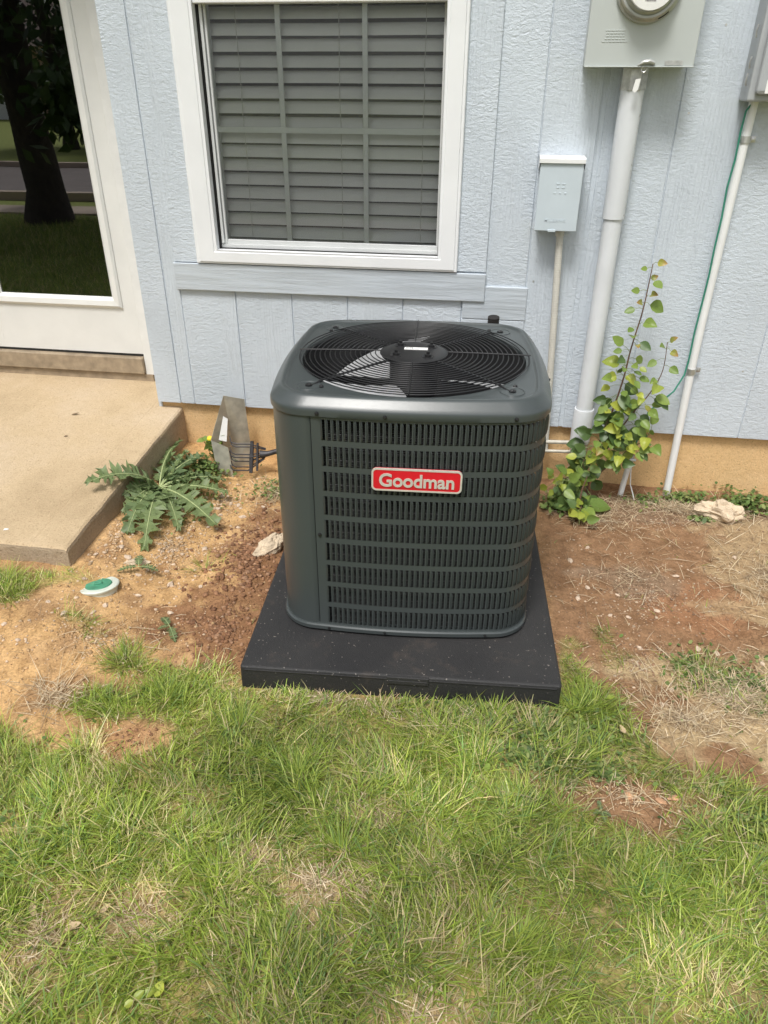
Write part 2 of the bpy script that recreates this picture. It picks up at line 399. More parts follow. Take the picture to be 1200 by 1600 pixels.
# smooth value noise for the ground
def vnoise(x, y, s, seed=0):
    x = np.asarray(x, float)*s + seed*17.3; y = np.asarray(y, float)*s + seed*9.1
    xi = np.floor(x).astype(np.int64); yi = np.floor(y).astype(np.int64); fx = x-xi; fy = y-yi
    fx = fx*fx*(3-2*fx); fy = fy*fy*(3-2*fy)
    def h(a, b):
        n = (a*374761393 + b*668265263 + seed*144269) & 0x7fffffff
        n = ((n ^ (n >> 13))*1274126177) & 0x7fffffff
        return ((n ^ (n >> 16)) & 0xffff)/65535.0
    return (h(xi, yi)*(1-fx) + h(xi+1, yi)*fx)*(1-fy) + (h(xi, yi+1)*(1-fx) + h(xi+1, yi+1)*fx)*fy
def fbm(x, y, s, seed=0, o=4):
    t = 0; a = 0.5
    for k in range(o): t = t + a*vnoise(x, y, s*2**k, seed+k); a *= 0.5
    return t
def sstep(a, b, x): t = np.clip((x-a)/(b-a), 0, 1); return t*t*(3-2*t)
def blob(x, y, cx, cy, rx, ry, wob=0.35, seed=5):
    d = np.sqrt(((x-cx)/rx)**2 + ((y-cy)/ry)**2) + wob*(fbm(x, y, 9, seed)-0.47)*2
    return 1 - sstep(0.6, 1.15, d)

# ------------------------------------------------------------------ ground
PADC = (-0.0182, -0.9603); PADA = 0.0647; PADS = 0.914; PADH = 0.0776
def pad_local(x, y):
    ca, sa = math.cos(PADA), math.sin(PADA); dx = x-PADC[0]; dy = y-PADC[1]
    return dx*ca + dy*sa, -dx*sa + dy*ca
LAWN_X = np.array([-40, -1.6, -1.15, -1.02, -0.86, -0.74, -0.66, -0.50, -0.44, 0.00, 0.47, 0.49, 0.53, 0.60, 0.68, 0.76, 0.86, 1.00, 1.30, 1.8, 40])
LAWN_Y = np.array([-1.70, -1.70, -1.74, -1.76, -1.72, -1.66, -1.50, -1.45, -1.42, -1.40, -1.36, -1.12, -1.18, -1.28, -1.40, -1.56, -1.62, -1.60, -1.50, -1.4, -1.4])
BARE = [(0.61, -1.685, 0.21, 0.10, 1.0), (0.34, -1.64, 0.06, 0.10, 0.7), (-0.66, -1.70, 0.11, 0.085, 0.95), (-0.45, -2.16, 0.12, 0.09, 0.75), (-0.62, -2.22, 0.10, 0.12, 0.7),
        (-0.09, -2.02, 0.07, 0.10, 0.8), (0.02, -1.83, 0.09, 0.06, 0.6), (-0.25, -1.98, 0.08, 0.05, 0.6), (0.23, -1.50, 0.05, 0.035, 0.7), (-0.17, -1.47, 0.05, 0.03, 0.6),
        (0.35, -2.02, 0.06, 0.045, 0.5), (-0.36, -1.60, 0.07, 0.05, 0.5), (-0.15, -1.55, 0.06, 0.04, 0.45), (0.17, -2.24, 0.10, 0.05, 0.6), (0.80, -2.13, 0.07, 0.05, 0.5), (0.12, -1.62, 0.05, 0.05, 0.4),
        (0.55, -1.99, 0.05, 0.04, 0.4), (-0.02, -2.12, 0.08, 0.04, 0.55), (-0.80, -1.98, 0.08, 0.05, 0.4), (0.62, -1.54, 0.06, 0.03, 0.5)]
TUFT = [(-0.81, -1.41, 0.075, 0.04, 1.0), (-0.72, -1.44, 0.06, 0.05, 0.8), (-0.78, -1.58, 0.12, 0.055, 1.0), (-0.68, -1.53, 0.10, 0.07, 1.0), (-0.60, -1.47, 0.12, 0.09, 0.75), (-0.52, -1.40, 0.06, 0.03, 0.6),
        (-1.40, -1.18, 0.16, 0.10, 1.0), (-1.24, -1.10, 0.08, 0.05, 0.8), (-1.17, -1.08, 0.09, 0.045, 0.65), (-1.42, -0.97, 0.12, 0.035, 0.8), (-1.03, -1.28, 0.09, 0.025, 0.5), (-0.98, -1.32, 0.05, 0.02, 0.5),
        (0.52, -1.10, 0.05, 0.04, 0.7), (0.63, -1.05, 0.04, 0.05, 0.35), (0.66, -1.14, 0.06, 0.05, 0.35), (0.93, -1.15, 0.12, 0.06, 0.40), (1.02, -1.24, 0.14, 0.08, 0.42), (0.86, -1.22, 0.05, 0.08, 0.38)]
def lawn_density(x, y):
    bnd = np.interp(x, LAWN_X, LAWN_Y) + (fbm(x, y, 7, 3)-0.47)*0.16
    d = sstep(0.03, -0.05, y - bnd)
    for k, (cx, cy, rx, ry, w) in enumerate(BARE): d = d*(1 - w*(1.0 if k in (0, 2) else 0.72)*blob(x, y, cx, cy, rx, ry, 0.5, 8))
    for cx, cy, rx, ry, w in TUFT: d = np.maximum(d, w*blob(x, y, cx, cy, rx, ry, 0.5, 9))
    return np.clip(d, 0, 1)
def zg(x, y):
    x = np.asarray(x, float); y = np.asarray(y, float)
    z = 0.062*sstep(-0.80, -1.18, x)*sstep(-1.75, -1.25, y)
    near = sstep(-4.5, -3.2, y)*sstep(2.4, 1.8, np.abs(x))
    z = z + near*(0.030*(fbm(x, y, 3.0, 1)-0.47) + 0.016*(fbm(x, y, 14, 2)-0.47))
    # crumbled soil by the pad
    cl = np.maximum(blob(x, y, -0.63, -0.80, 0.16, 0.30, 0.4, 4), 0.5*blob(x, y, -0.58, -1.28, 0.16, 0.13, 0.4, 4))
    z = z + cl*(0.028*(fbm(x, y, 30, 6)-0.35) + 0.012)
    z = z + 0.35*blob(x, y, 0.80, -0.85, 0.42, 0.35, 0.4, 4)*0.03*(fbm(x, y, 34, 7)-0.5)
    # level under the pad and the cabinet, and against the pad's rim
    u, v = pad_local(x, y); e = np.maximum(np.abs(u), np.abs(v)) - PADS/2
    k = sstep(0.0, 0.10, e); z = z*k + (1-k)*(-0.002)
    return z
def grow(a, b, n, first):
    # n spacings growing from `first` to cover b-a
    q = 1.0
    lo, hi = 1.0, 3.0
    for _ in range(60):
        q = (lo+hi)/2; s = first*(q**n - 1)/(q-1)
        if s < b-a: lo = q
        else: hi = q
    return a + first*(q**np.arange(1, n+1) - 1)/(q-1)
def axis(lo, hi, step, flo, fhi):
    core = np.arange(lo, hi+1e-6, step)
    right = grow(core[-1], fhi, 34, step); left = -grow(-core[0], -flo, 34, step)
    return np.concatenate([left[::-1], core, right])
def build_ground():
    gx = axis(-1.75, 1.65, 0.0105, -90, 90); gy = axis(-2.55, 0.06, 0.0105, -110, 40)
    X, Y = np.meshgrid(gx, gy); x = X.ravel(); y = Y.ravel()
    z = zg(x, y)
    pale = np.array((0.535, 0.335, 0.155)); red = np.array((0.235, 0.120, 0.062)); brown = np.array((0.250, 0.145, 0.078)); thatch = np.array((0.27, 0.250, 0.085)); dry = np.array((0.50, 0.395, 0.225)); far = np.array((0.21, 0.26, 0.075)); greyb = np.array((0.25, 0.175, 0.115))
    def lay(c, k, w): return c*(1-w[:, None]) + k*w[:, None]
    c = np.tile(pale, (len(x), 1))
    c = lay(c, brown, sstep(0.25, 0.5, x + 0.2*(fbm(x, y, 6, 12)-0.47)))
    c = lay(c, brown*1.05, 0.62*sstep(0.40, 0.60, fbm(x, y, 6, 13))); c = lay(c, pale*np.array((1.12, 1.16, 1.25)), 0.55*sstep(0.52, 0.66, fbm(x, y, 9, 19))*sstep(0.4, 0.2, x))
    c = lay(c, red, 0.85*np.maximum(blob(x, y, -0.58, -0.82, 0.24, 0.36, 1.2, 4), blob(x, y, -0.56, -1.22, 0.26, 0.20, 1.2, 4)))
    c = lay(c, red*1.25, 0.75*blob(x, y, 0.98, -0.84, 0.20, 0.17, 0.6, 14))
    c = lay(c, greyb, 0.7*np.maximum(blob(x, y, 0.78, -0.72, 0.13, 0.10, 0.6, 15), blob(x, y, 0.62, -0.68, 0.12, 0.06, 0.6, 15)))
    c = lay(c, greyb*0.9, 0.6*blob(x, y, 0.95, -0.18, 0.75, 0.12, 0.6, 15))
    c = lay(c, dry, 0.6*np.maximum(blob(x, y, 1.00, -1.30, 0.36, 0.24, 1.1, 16), 0.7*blob(x, y, 1.28, -0.62, 0.26, 0.5, 1.3, 16)))
    c = lay(c, red*1.5, 0.6*blob(x, y, -0.70, -1.68, 0.10, 0.07, 0.5, 4))
    d = lawn_density(x, y)
    c = lay(c, thatch, 0.75*d)
    for cx, cy, rx, ry, w in BARE[3:]: c = lay(c, dry*0.85, 0.55*w*blob(x, y, cx, cy, rx, ry, 0.5, 8))
    c = lay(c, far, np.maximum(sstep(-3.0, -4.0, y), sstep(2.0, 3.0, np.abs(x)))*(0.85))
    nx, ny = len(gx), len(gy)
    i = np.arange(ny-1)[:, None]*nx + np.arange(nx-1)[None, :]; i = i.ravel()
    T = np.c_[i, i+1, i+nx+1, i+nx]
    me = np_mesh('ground', np.c_[x, y, z], T, c, M['soil'], True)
    o = bpy.data.objects.new('ground', me); C.objects.link(o); struct(o)
build_ground()

def build_slab():
    # patio slab before the door: slopes gently away from the house, tooled joint near its free edge
    def row(y, top, bot, xr):
        return [(-3.4, y, bot), (-3.4, y, top), (xr-0.145, y, top), (xr-0.141, y, top-0.0012), (xr-0.137, y, top-0.0012), (xr-0.133, y, top), (xr-0.03, y, top), (xr-0.012, y, top-0.001), (xr-0.003, y, top-0.006), (xr, y, top-0.016), (xr+0.004, y, bot)]
    rows = []
    ys = [-1.024, -1.022, -1.012, -1.0] + list(np.linspace(-0.95, 0.31, 22))
    r2 = random.Random(3)
    for i, y in enumerate(ys):
        t = 0.236 + 0.103*y if y < 0 else 0.236 + 0.06*y
        drop = [0.014, 0.005, 0.001, 0][i] if i < 4 else 0
        xr = -1.190 + 0.014*y + r2.uniform(-0.0025, 0.0025)
        rows.append(row(y, t-drop, -0.08, xr))
    n = len(rows[0]); mb = MB(); vs = [p for r in rows for p in r]; fs = []
    for j in range(len(rows)-1):
        for k in range(n-1): fs.append((j*n+k, j*n+k+1, (j+1)*n+k+1, (j+1)*n+k))
    fs.append(tuple(range(n))[::-1])
    mb.add(vs, fs)
    o = mk('patio_slab', mb, M['slab']); o.data.materials.append(M['slab_side']); struct(fix_normals(o))
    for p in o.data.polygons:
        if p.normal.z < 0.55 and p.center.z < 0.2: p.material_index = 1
build_slab()

# ------------------------------------------------------------------ house
def flat_rows(mb, x0, x1, z0, z1, y, thick, bevel): mb.box(x0, x1, y, y+thick, z0, z1, bevel); return mb
def build_house():
    H = thing('house', (0.0, 0.2, 0.0), 'pale blue-grey wood-sided house with a white window and a glass door', 'house')
    ZT = 2.75; ZB = 0.268
    # siding boards standing upright, with narrow grooves between
    edges = [-1.1145, -0.8745, -0.6335, -0.3995, -0.1715, 0.0655, 0.3105]
    cuts = [(-1.292, -1.1835, 0.0), (-1.1775, -1.117, 0.0015)] + [(a+0.0023, b-0.0023, 0.0) for a, b in zip(edges[:-1], edges[1:])] + [(0.3128, 0.503, 0.0), (0.5215, 0.7615, 0.0)]
    edges = [0.764, 0.9995, 1.2305, 1.4685, 1.7035, 1.9435, 2.1835, 2.4235, 2.6635, 2.9]
    cuts += [(a+0.0023, b-0.0023, 0.0) for a, b in zip(edges[:-1], edges[1:])]
    WX0, WX1, WZ0 = -1.005, 0.028, 0.905; WZ1 = 2.58
    for x0, x1, dy in cuts:
        spans = [(ZB, ZT)]
        if x1 > WX0 and x0 < WX1: spans = [(ZB, 0.86), (2.62, ZT)]
        for z0, z1 in spans:
            mb = MB(); mb.box(x0, x1, dy, 0.02, z0, z1, 0.0018); mk('siding_board', mb, M['siding'], H)
    # outside the door on its other side
    for k in range(5): mk('siding_board', MB().box(-2.60-0.237*(k+1), -2.60-0.237*k-0.007, 0.0, 0.02, ZB, ZT, 0.0018), M['siding'], H)
    back = MB()
    back.box(-1.292, WX0+0.005, 0.0050, 0.10, ZB+0.002, ZT); back.box(WX1-0.005, 2.9, 0.0050, 0.10, ZB+0.002, ZT); back.box(WX0+0.005, WX1-0.005, 0.0050, 0.10, ZB+0.002, WZ0+0.02); back.box(WX0+0.005, WX1-0.005, 0.0050, 0.10, WZ1, ZT)
    back.box(-3.8, -2.60, 0.0050, 0.10, ZB+0.002, ZT)
    back.box(-1.3, -1.285, 0.02, 0.30, 0.20, ZT); back.box(-2.61, -2.596, 0.02, 0.30, 0.2, ZT); back.box(-2.6, -1.3, 0.02, 0.36, 2.42, ZT)
    mk('wall_sheathing', back, M['siding'], H)
    rn = random.Random(17)
    for x0, x1, dy in cuts[6:14]:
        for q in range(2):
            xn, zn = rn.uniform(x0+0.02, x1-0.02), rn.uniform(0.35, 1.7)
            if -1.13 < xn < 0.33 and zn > 0.5: continue
            mk('nail_head', MB().lathe([(0.0042, -0.001), (0.0038, 0.0012), (0.0001, 0.0008)], 8, Matrix.Translation((xn, dy, zn)) @ Matrix.Rotation(R(90), 4, 'X')), M['galv'], H)
    # flat trim round the window and a patch of board low at its side
    mk('trim_board', MB().box(-1.121, -1.012, -0.010, 0.006, 0.895, 2.7, 0.002), M['siding'], H)
    mk('trim_board', MB().box(0.036, 0.1515, -0.010, 0.006, 0.8975, 2.7, 0.002), M['siding'], H)
    mk('trim_board', MB().box(-1.125, 0.1535, -0.017, 0.004, 0.784, 0.892, 0.003), M['trim'], H)
    mk('trim_board', MB().box(0.068, 0.3185, -0.009, 0.004, 0.715, 0.8435, 0.0025), M['trim'], H)
    mk('trim_board', MB().box(0.066, 0.3165, -0.0075, 0.0045, 0.560, 0.7135, 0.0025), M['siding'], H)
    # foundation
    fo = MB(); fo.box(-1.30, 2.9, 0.028, 0.25, -0.25, ZB+0.001, 0.003); fo.box(-3.8, -1.301, 0.30, 0.5, -0.25, 0.25)
    mk('foundation', fo, M['foundation'], H)
    # body of the house behind, dark rooms, roof with overhang
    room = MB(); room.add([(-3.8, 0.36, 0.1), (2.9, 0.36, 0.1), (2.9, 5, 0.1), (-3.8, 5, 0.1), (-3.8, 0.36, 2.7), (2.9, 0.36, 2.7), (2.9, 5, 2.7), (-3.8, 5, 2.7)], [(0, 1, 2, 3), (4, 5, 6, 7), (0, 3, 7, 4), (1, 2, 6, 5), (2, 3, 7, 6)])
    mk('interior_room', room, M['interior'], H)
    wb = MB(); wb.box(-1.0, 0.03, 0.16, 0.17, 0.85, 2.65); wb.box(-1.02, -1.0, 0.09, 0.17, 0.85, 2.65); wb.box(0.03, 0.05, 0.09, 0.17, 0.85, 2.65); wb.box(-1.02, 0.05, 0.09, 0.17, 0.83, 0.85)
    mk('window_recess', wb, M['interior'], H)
    ex = MB(); ex.box(-3.82, -3.801, 0.0, 5.1, 0.0, 2.75); ex.box(2.901, 2.92, 0.0, 5.1, 0, 2.75); ex.box(-3.8, 2.9, 5.02, 5.1, 0, 2.75); mk('outer_wall', ex, M['siding'], H)
    rf = MB(); rf.prism([(-0.32, 2.76), (2.5, 3.9), (5.4, 2.76), (5.4, 2.84), (2.5, 4.0), (-0.32, 2.86)], 0, 1)
    rf.v = [(-4.0 + 7.1*p[1], p[0], p[2]) for p in rf.v]
    mk('roof', rf, M['roofing'], H)
    # ---- window
    win = MB()
    X0, X1, Z0, Z1 = -1.016, 0.040, 0.896, 2.60; G0, G1, GZ0, GZ1 = -0.9245, -0.0365, 0.9495, 2.52
    yo = -0.024
    def ring(mb, a, b, ya, yb):
        # frame between rectangle a (outer) and b (inner), mitred
        (ax0, ax1, az0, az1), (bx0, bx1, bz0, bz1) = a, b
        A = [(ax0, az0), (ax1, az0), (ax1, az1), (ax0, az1)]; B = [(bx0, bz0), (bx1, bz0), (bx1, bz1), (bx0, bz1)]
        for i in range(4):
            j = (i+1) % 4; mb.add([(A[i][0], ya, A[i][1]), (A[j][0], ya, A[j][1]), (B[j][0], yb, B[j][1]), (B[i][0], yb, B[i][1])], [(0, 1, 2, 3)])
    prof = [(0.0, 0.004), (0.0, yo+0.003), (0.003, yo), (0.012, yo), (0.014, yo-0.004), (0.070, yo-0.004), (0.073, yo-0.001), (0.080, yo-0.001), (0.083, yo-0.003)]
    def rect(d): # border widths differ: side .0915/.0765, bottom .0535, top .08
        t = d/0.083
        return (X0 + t*(G0-X0), X1 - t*(X1-G1), Z0 + t*(GZ0-Z0), Z1 - t*(Z1-GZ1))
    for (d0, y0), (d1, y1) in zip(prof[:-1], prof[1:]): ring(win, rect(d0), rect(d1), y0, y1)
    ring(win, (G0, G1, GZ0, GZ1), (G0, G1, GZ0, GZ1), yo-0.003, 0.006)
    W = fix_normals(mk('window', win, M['vinyl'], H))
    # track recess
    tr = MB(); ring(tr, (G0, G1, GZ0, GZ1), (G0, G1, GZ0, GZ1), 0.006, 0.012); ring(tr, (G0, G1, GZ0, GZ1), (G0+0.006, G1-0.004, GZ0+0.001, GZ1), 0.012, 0.012); ring(tr, (G0+0.006, G1-0.004, GZ0+0.001, GZ1), (G0+0.006, G1-0.004, GZ0+0.001, GZ1), 0.012, 0.055)
    mk('window_gasket', tr, M['gasket'], W)
    mk('side_track', MB().box(G0+0.009, G0+0.019, 0.014, 0.06, GZ0+0.02, GZ1, 0.001), M['sash'], W)
    mk('side_track', MB().box(G0+0.023, G0+0.031, 0.020, 0.06, GZ0+0.02, GZ1, 0.001), M['sash'], W)
    mk('sash_rail', MB().box(G0+0.006, G1-0.005, 0.024, 0.050, GZ0+0.002, 0.9835, 0.002).box(G0+0.006, G1-0.005, 0.019, 0.024, GZ0+0.002, 0.966, 0.001), M['sash'], W)
    mk('meeting_rail', MB().box(G0, G1, -0.018, 0.05, 1.768, 1.815, 0.003), M['vinyl'], W)
    mk('sash_stile', MB().box(G1-0.012, G1-0.004, 0.024, 0.050, 0.984, 1.768, 0.001), M['sash'], W)
    for x in (-0.638, -0.326): mk('muntin', MB().box(x-0.0095, x+0.0095, 0.036, 0.042, 0.985, 1.367, 0.001), M['sash'], W); mk('muntin', MB().box(x-0.0095, x+0.0095, 0.036, 0.042, 1.3885, 1.768, 0.001), M['sash'], W)
    mk('muntin', MB().box(G0+0.028, G1-0.012, 0.0355, 0.0425, 1.3675, 1.388, 0.001), M['sash'], W)
    mk('window_pane', MB().add([(G0+0.03, 0.031, 0.98), (G1-0.01, 0.031, 0.98), (G1-0.01, 0.031, 1.77), (G0+0.03, 0.031, 1.77)], [(0, 1, 2, 3)]), M['pane'], W)
    mk('window_pane', MB().add([(G0, 0.044, 1.80), (G1, 0.044, 1.80), (G1, 0.044, GZ1), (G0, 0.044, GZ1)], [(0, 1, 2, 3)]), M['pane'], W)
    mk('insect_screen', MB().add([(G0+0.008, 0.017, GZ0+0.003), (G1-0.005, 0.017, GZ0+0.003), (G1-0.005, 0.017, 1.768), (G0+0.008, 0.017, 1.768)], [(0, 1, 2, 3)]), M['screen'], W)
    # ---- door, set back in its opening
    YD = 0.30
    dm = MB()
    dm.box(-2.272, -2.205, YD, YD+0.04, 0.385, 2.38, 0.001); dm.box(-1.548, -1.480, YD, YD+0.04, 0.385, 2.38, 0.001); dm.box(-2.205, -1.548, YD+0.0006, YD+0.04, 0.385, 0.612, 0.0); dm.box(-2.205, -1.548, YD+0.0006, YD+0.04, 2.28, 2.38)
    D = mk('door', dm, M['door_paint'], H)
    gb = MB()
    o = (-2.208, -1.545, 0.606, 2.29); i1 = (-2.198, -1.555, 0.617, 2.28); i2 = (-2.172, -1.580, 0.640, 2.255); i3 = (-2.158, -1.593, 0.655, 2.24)
    ring(gb, o, o, YD+0.002, YD-0.006); ring(gb, o, i1, YD-0.006, YD-0.014); ring(gb, i1, i2, YD-0.014, YD-0.011); ring(gb, i2, i3, YD-0.011, YD+0.004); ring(gb, i3, i3, YD+0.004, YD+0.02)
    fix_normals(mk('glazing_bead', gb, M['door_paint'], D))
    mk('door_glass', MB().add([(-2.17, YD+0.008, 0.64), (-1.58, YD+0.008, 0.64), (-1.58, YD+0.008, 2.27), (-2.17, YD+0.008, 2.27)], [(0, 1, 2, 3)]), M['door_glass'], D)
    mk('door_bottom_seal', MB().box(-2.27, -1.482, YD+0.003, YD+0.03, 0.374, 0.384), M['gasket'], D)
    # casing and threshold
    mk('door_casing', MB().box(-1.476, -1.432, YD-0.012, YD+0.06, 0.285, 2.42, 0.003).box(-1.4315, -1.30, YD-0.004, YD+0.06, 0.30, 2.42, 0.002), M['door_trim'], H)
    mk('door_casing', MB().box(-2.33, -2.276, YD-0.012, YD+0.06, 0.285, 2.42, 0.003).box(-2.6, -2.3305, YD-0.004, YD+0.06, 0.30, 2.42, 0.002), M['door_trim'], H)
    mk('door_casing', MB().box(-2.33, -1.43, YD-0.013, YD+0.06, 2.385, 2.44, 0.003), M['door_trim'], H)
    th = MB(); th.box(-2.276, -1.4775, YD-0.030, YD+0.08, 0.292, 0.372, 0.004); th.box(-2.33, -1.44, YD-0.016, YD+0.08, 0.245, 0.288, 0.002)
    mk('threshold', th, M['threshold'], H)
    rr = random.Random(5)
    for k in range(5):
        z = [0.33, 0.42, 0.86, 1.17, 1.31][k]; x = -1.452 + rr.uniform(-0.01, 0.01)
        mk('nail_hole', MB().lathe([(0.0035, -0.001), (0.0001, -0.001)], 8, Matrix.Translation((x, YD-0.0124, z)) @ Matrix.Rotation(R(90), 4, 'X')), M['gasket'], H)
    return H
HOUSE = build_house()

def build_blind():
    B = thing('window_blind', (-0.48, 0.105, 0.985), 'white horizontal slat blind hanging closed behind the window panes', 'blind')
    z = 1.006; k = 0; L = 0.052
    rr = random.Random(9)
    z += 0.0
    while z < 2.48:
        tilt = R(50 + rr.uniform(-2.5, 2.5)); n = 5; vs = []; sag = rr.uniform(-0.002, 0.002)
        for xi in range(3):
            x = (-0.912, -0.48, -0.046)[xi]
            for q in range(n):
                t = q/(n-1) - 0.5; crown = 0.0035*(1-(2*t)**2)
                yy = 0.086 + t*L*math.cos(tilt) - crown*math.sin(tilt); zz = z + t*L*math.sin(tilt) + crown*math.cos(tilt) + (sag if xi == 1 else 0)
                vs.append((x, yy, zz))
        fs = [(i*n+q, (i+1)*n+q, (i+1)*n+q+1, i*n+q+1) for i in range(2) for q in range(n-1)]
        mk('slat', MB().add(vs, fs, True), M['slat'], B); z += 0.0494; k += 1
    for x in (-0.80, -0.425, -0.115):
        pts = [(x + rr.uniform(-0.002, 0.002), 0.066, zz) for zz in np.arange(0.99, 2.5, 0.1)]
        mk('cord', MB().tube(pts, 0.0011, 5), M['cord'], B)
    mk('head_rail', MB().box(-0.912, -0.046, 0.075, 0.125, 2.49, 2.53, 0.003), M['slat'], B)
    mk('bottom_rail', MB().box(-0.912, -0.046, 0.082, 0.112, 0.958, 0.976, 0.003), M['slat'], B)
build_blind()

# ------------------------------------------------------------------ equipment pad and condenser
def build_pad():
    P = thing('equipment_pad', (PADC[0], PADC[1], 0.0), 'square black plastic equipment pad under the grey condenser', 'pad', rz=PADA, local=True)
    h = PADS/2
    bm = bmesh.new(); bmesh.ops.create_cube(bm, size=1.0)
    for v in bm.verts:
        s = 1.0 if v.co.z > 0 else 1.004
        v.co = Vector((v.co.x*PADS*s, v.co.y*PADS*s, -0.03 if v.co.z < 0 else PADH))
    bmesh.ops.bevel(bm, geom=bm.edges[:], offset=0.007, segments=3, affect='EDGES', profile=0.5)
    mk('pad_body', MB().bm(bm), M['pad'], P)
    # lip along the rim and the moulded grip in the front edge
    lip = MB()
    for k in range(4):
        m = Matrix.Rotation(k*PI/2, 4, 'Z'); b = MB().box(-h+0.012, h-0.012, -h-0.0025, -h+0.004, PADH-0.013, PADH-0.0085, 0.001)
        lip.add([m @ Vector(p) for p in b.v], b.f)
    mk('rim_bead', lip, M['pad'], P)
    mk('grip', MB().box(-0.045+0.012, 0.075+0.012, -h-0.005, -h+0.012, PADH-0.028, PADH-0.0006, 0.002).box(-0.040+0.012, 0.070+0.012, -h-0.0065, -h, PADH-0.024, PADH-0.012, 0.001), M['pad'], P)
build_pad()

UA, UR, UB = 0.3709, 0.1111, 0.0141
def ring_pts(a, r, b, n=48):
    L = a-r; seg = []
    for k in range(4):
        q = [(t, -(a + b*(1-(t/L)**2))) for t in np.linspace(-L, L, n)] + [(L + r*math.sin(t), -(L + r*math.cos(t))) for t in np.linspace(0, PI/2, n//2)[1:-1]]
        ca, sa = math.cos(k*PI/2), math.sin(k*PI/2); seg += [(x*ca - y*sa, x*sa + y*ca) for x, y in q]
    return np.array(seg)
def polar_ring(a, r, b, n):
    P = ring_pts(a, r, b, 120); th = np.arctan2(P[:, 1], P[:, 0]); o = np.argsort(th); th = th[o]; rad = np.hypot(P[:, 0], P[:, 1])[o]
    t = np.linspace(-PI, PI, n, endpoint=False); rr = np.interp(t, np.r_[th[-1]-2*PI, th, th[0]+2*PI], np.r_[rad[-1], rad, rad[0]])
    return t, rr
class Perim:
    # arc-length walk round the cabinet, s = 0 at the middle of the front, growing to the right
    def __init__(self, d=0.0):
        P = ring_pts(UA+d, UR+d, UB, 200); i0 = np.argmin(np.abs(P[:, 0]) + (P[:, 1] > 0)*9); P = np.roll(P, -i0, 0); P = np.vstack([P, P[:1]])
        self.P = P; self.s = np.r_[0, np.cumsum(np.hypot(*np.diff(P, axis=0).T))]; self.L = self.s[-1]
    def at(self, s):
        s = s % self.L; return np.interp(s, self.s, self.P[:, 0]), np.interp(s, self.s, self.P[:, 1])
    def frame(self, s):
        x, y = self.at(s); x2, y2 = self.at(s+0.002); x1, y1 = self.at(s-0.002); t = np.array((x2-x1, y2-y1)); t /= np.hypot(*t)
        return x, y, t, np.array((t[1], -t[0]))   # outward normal
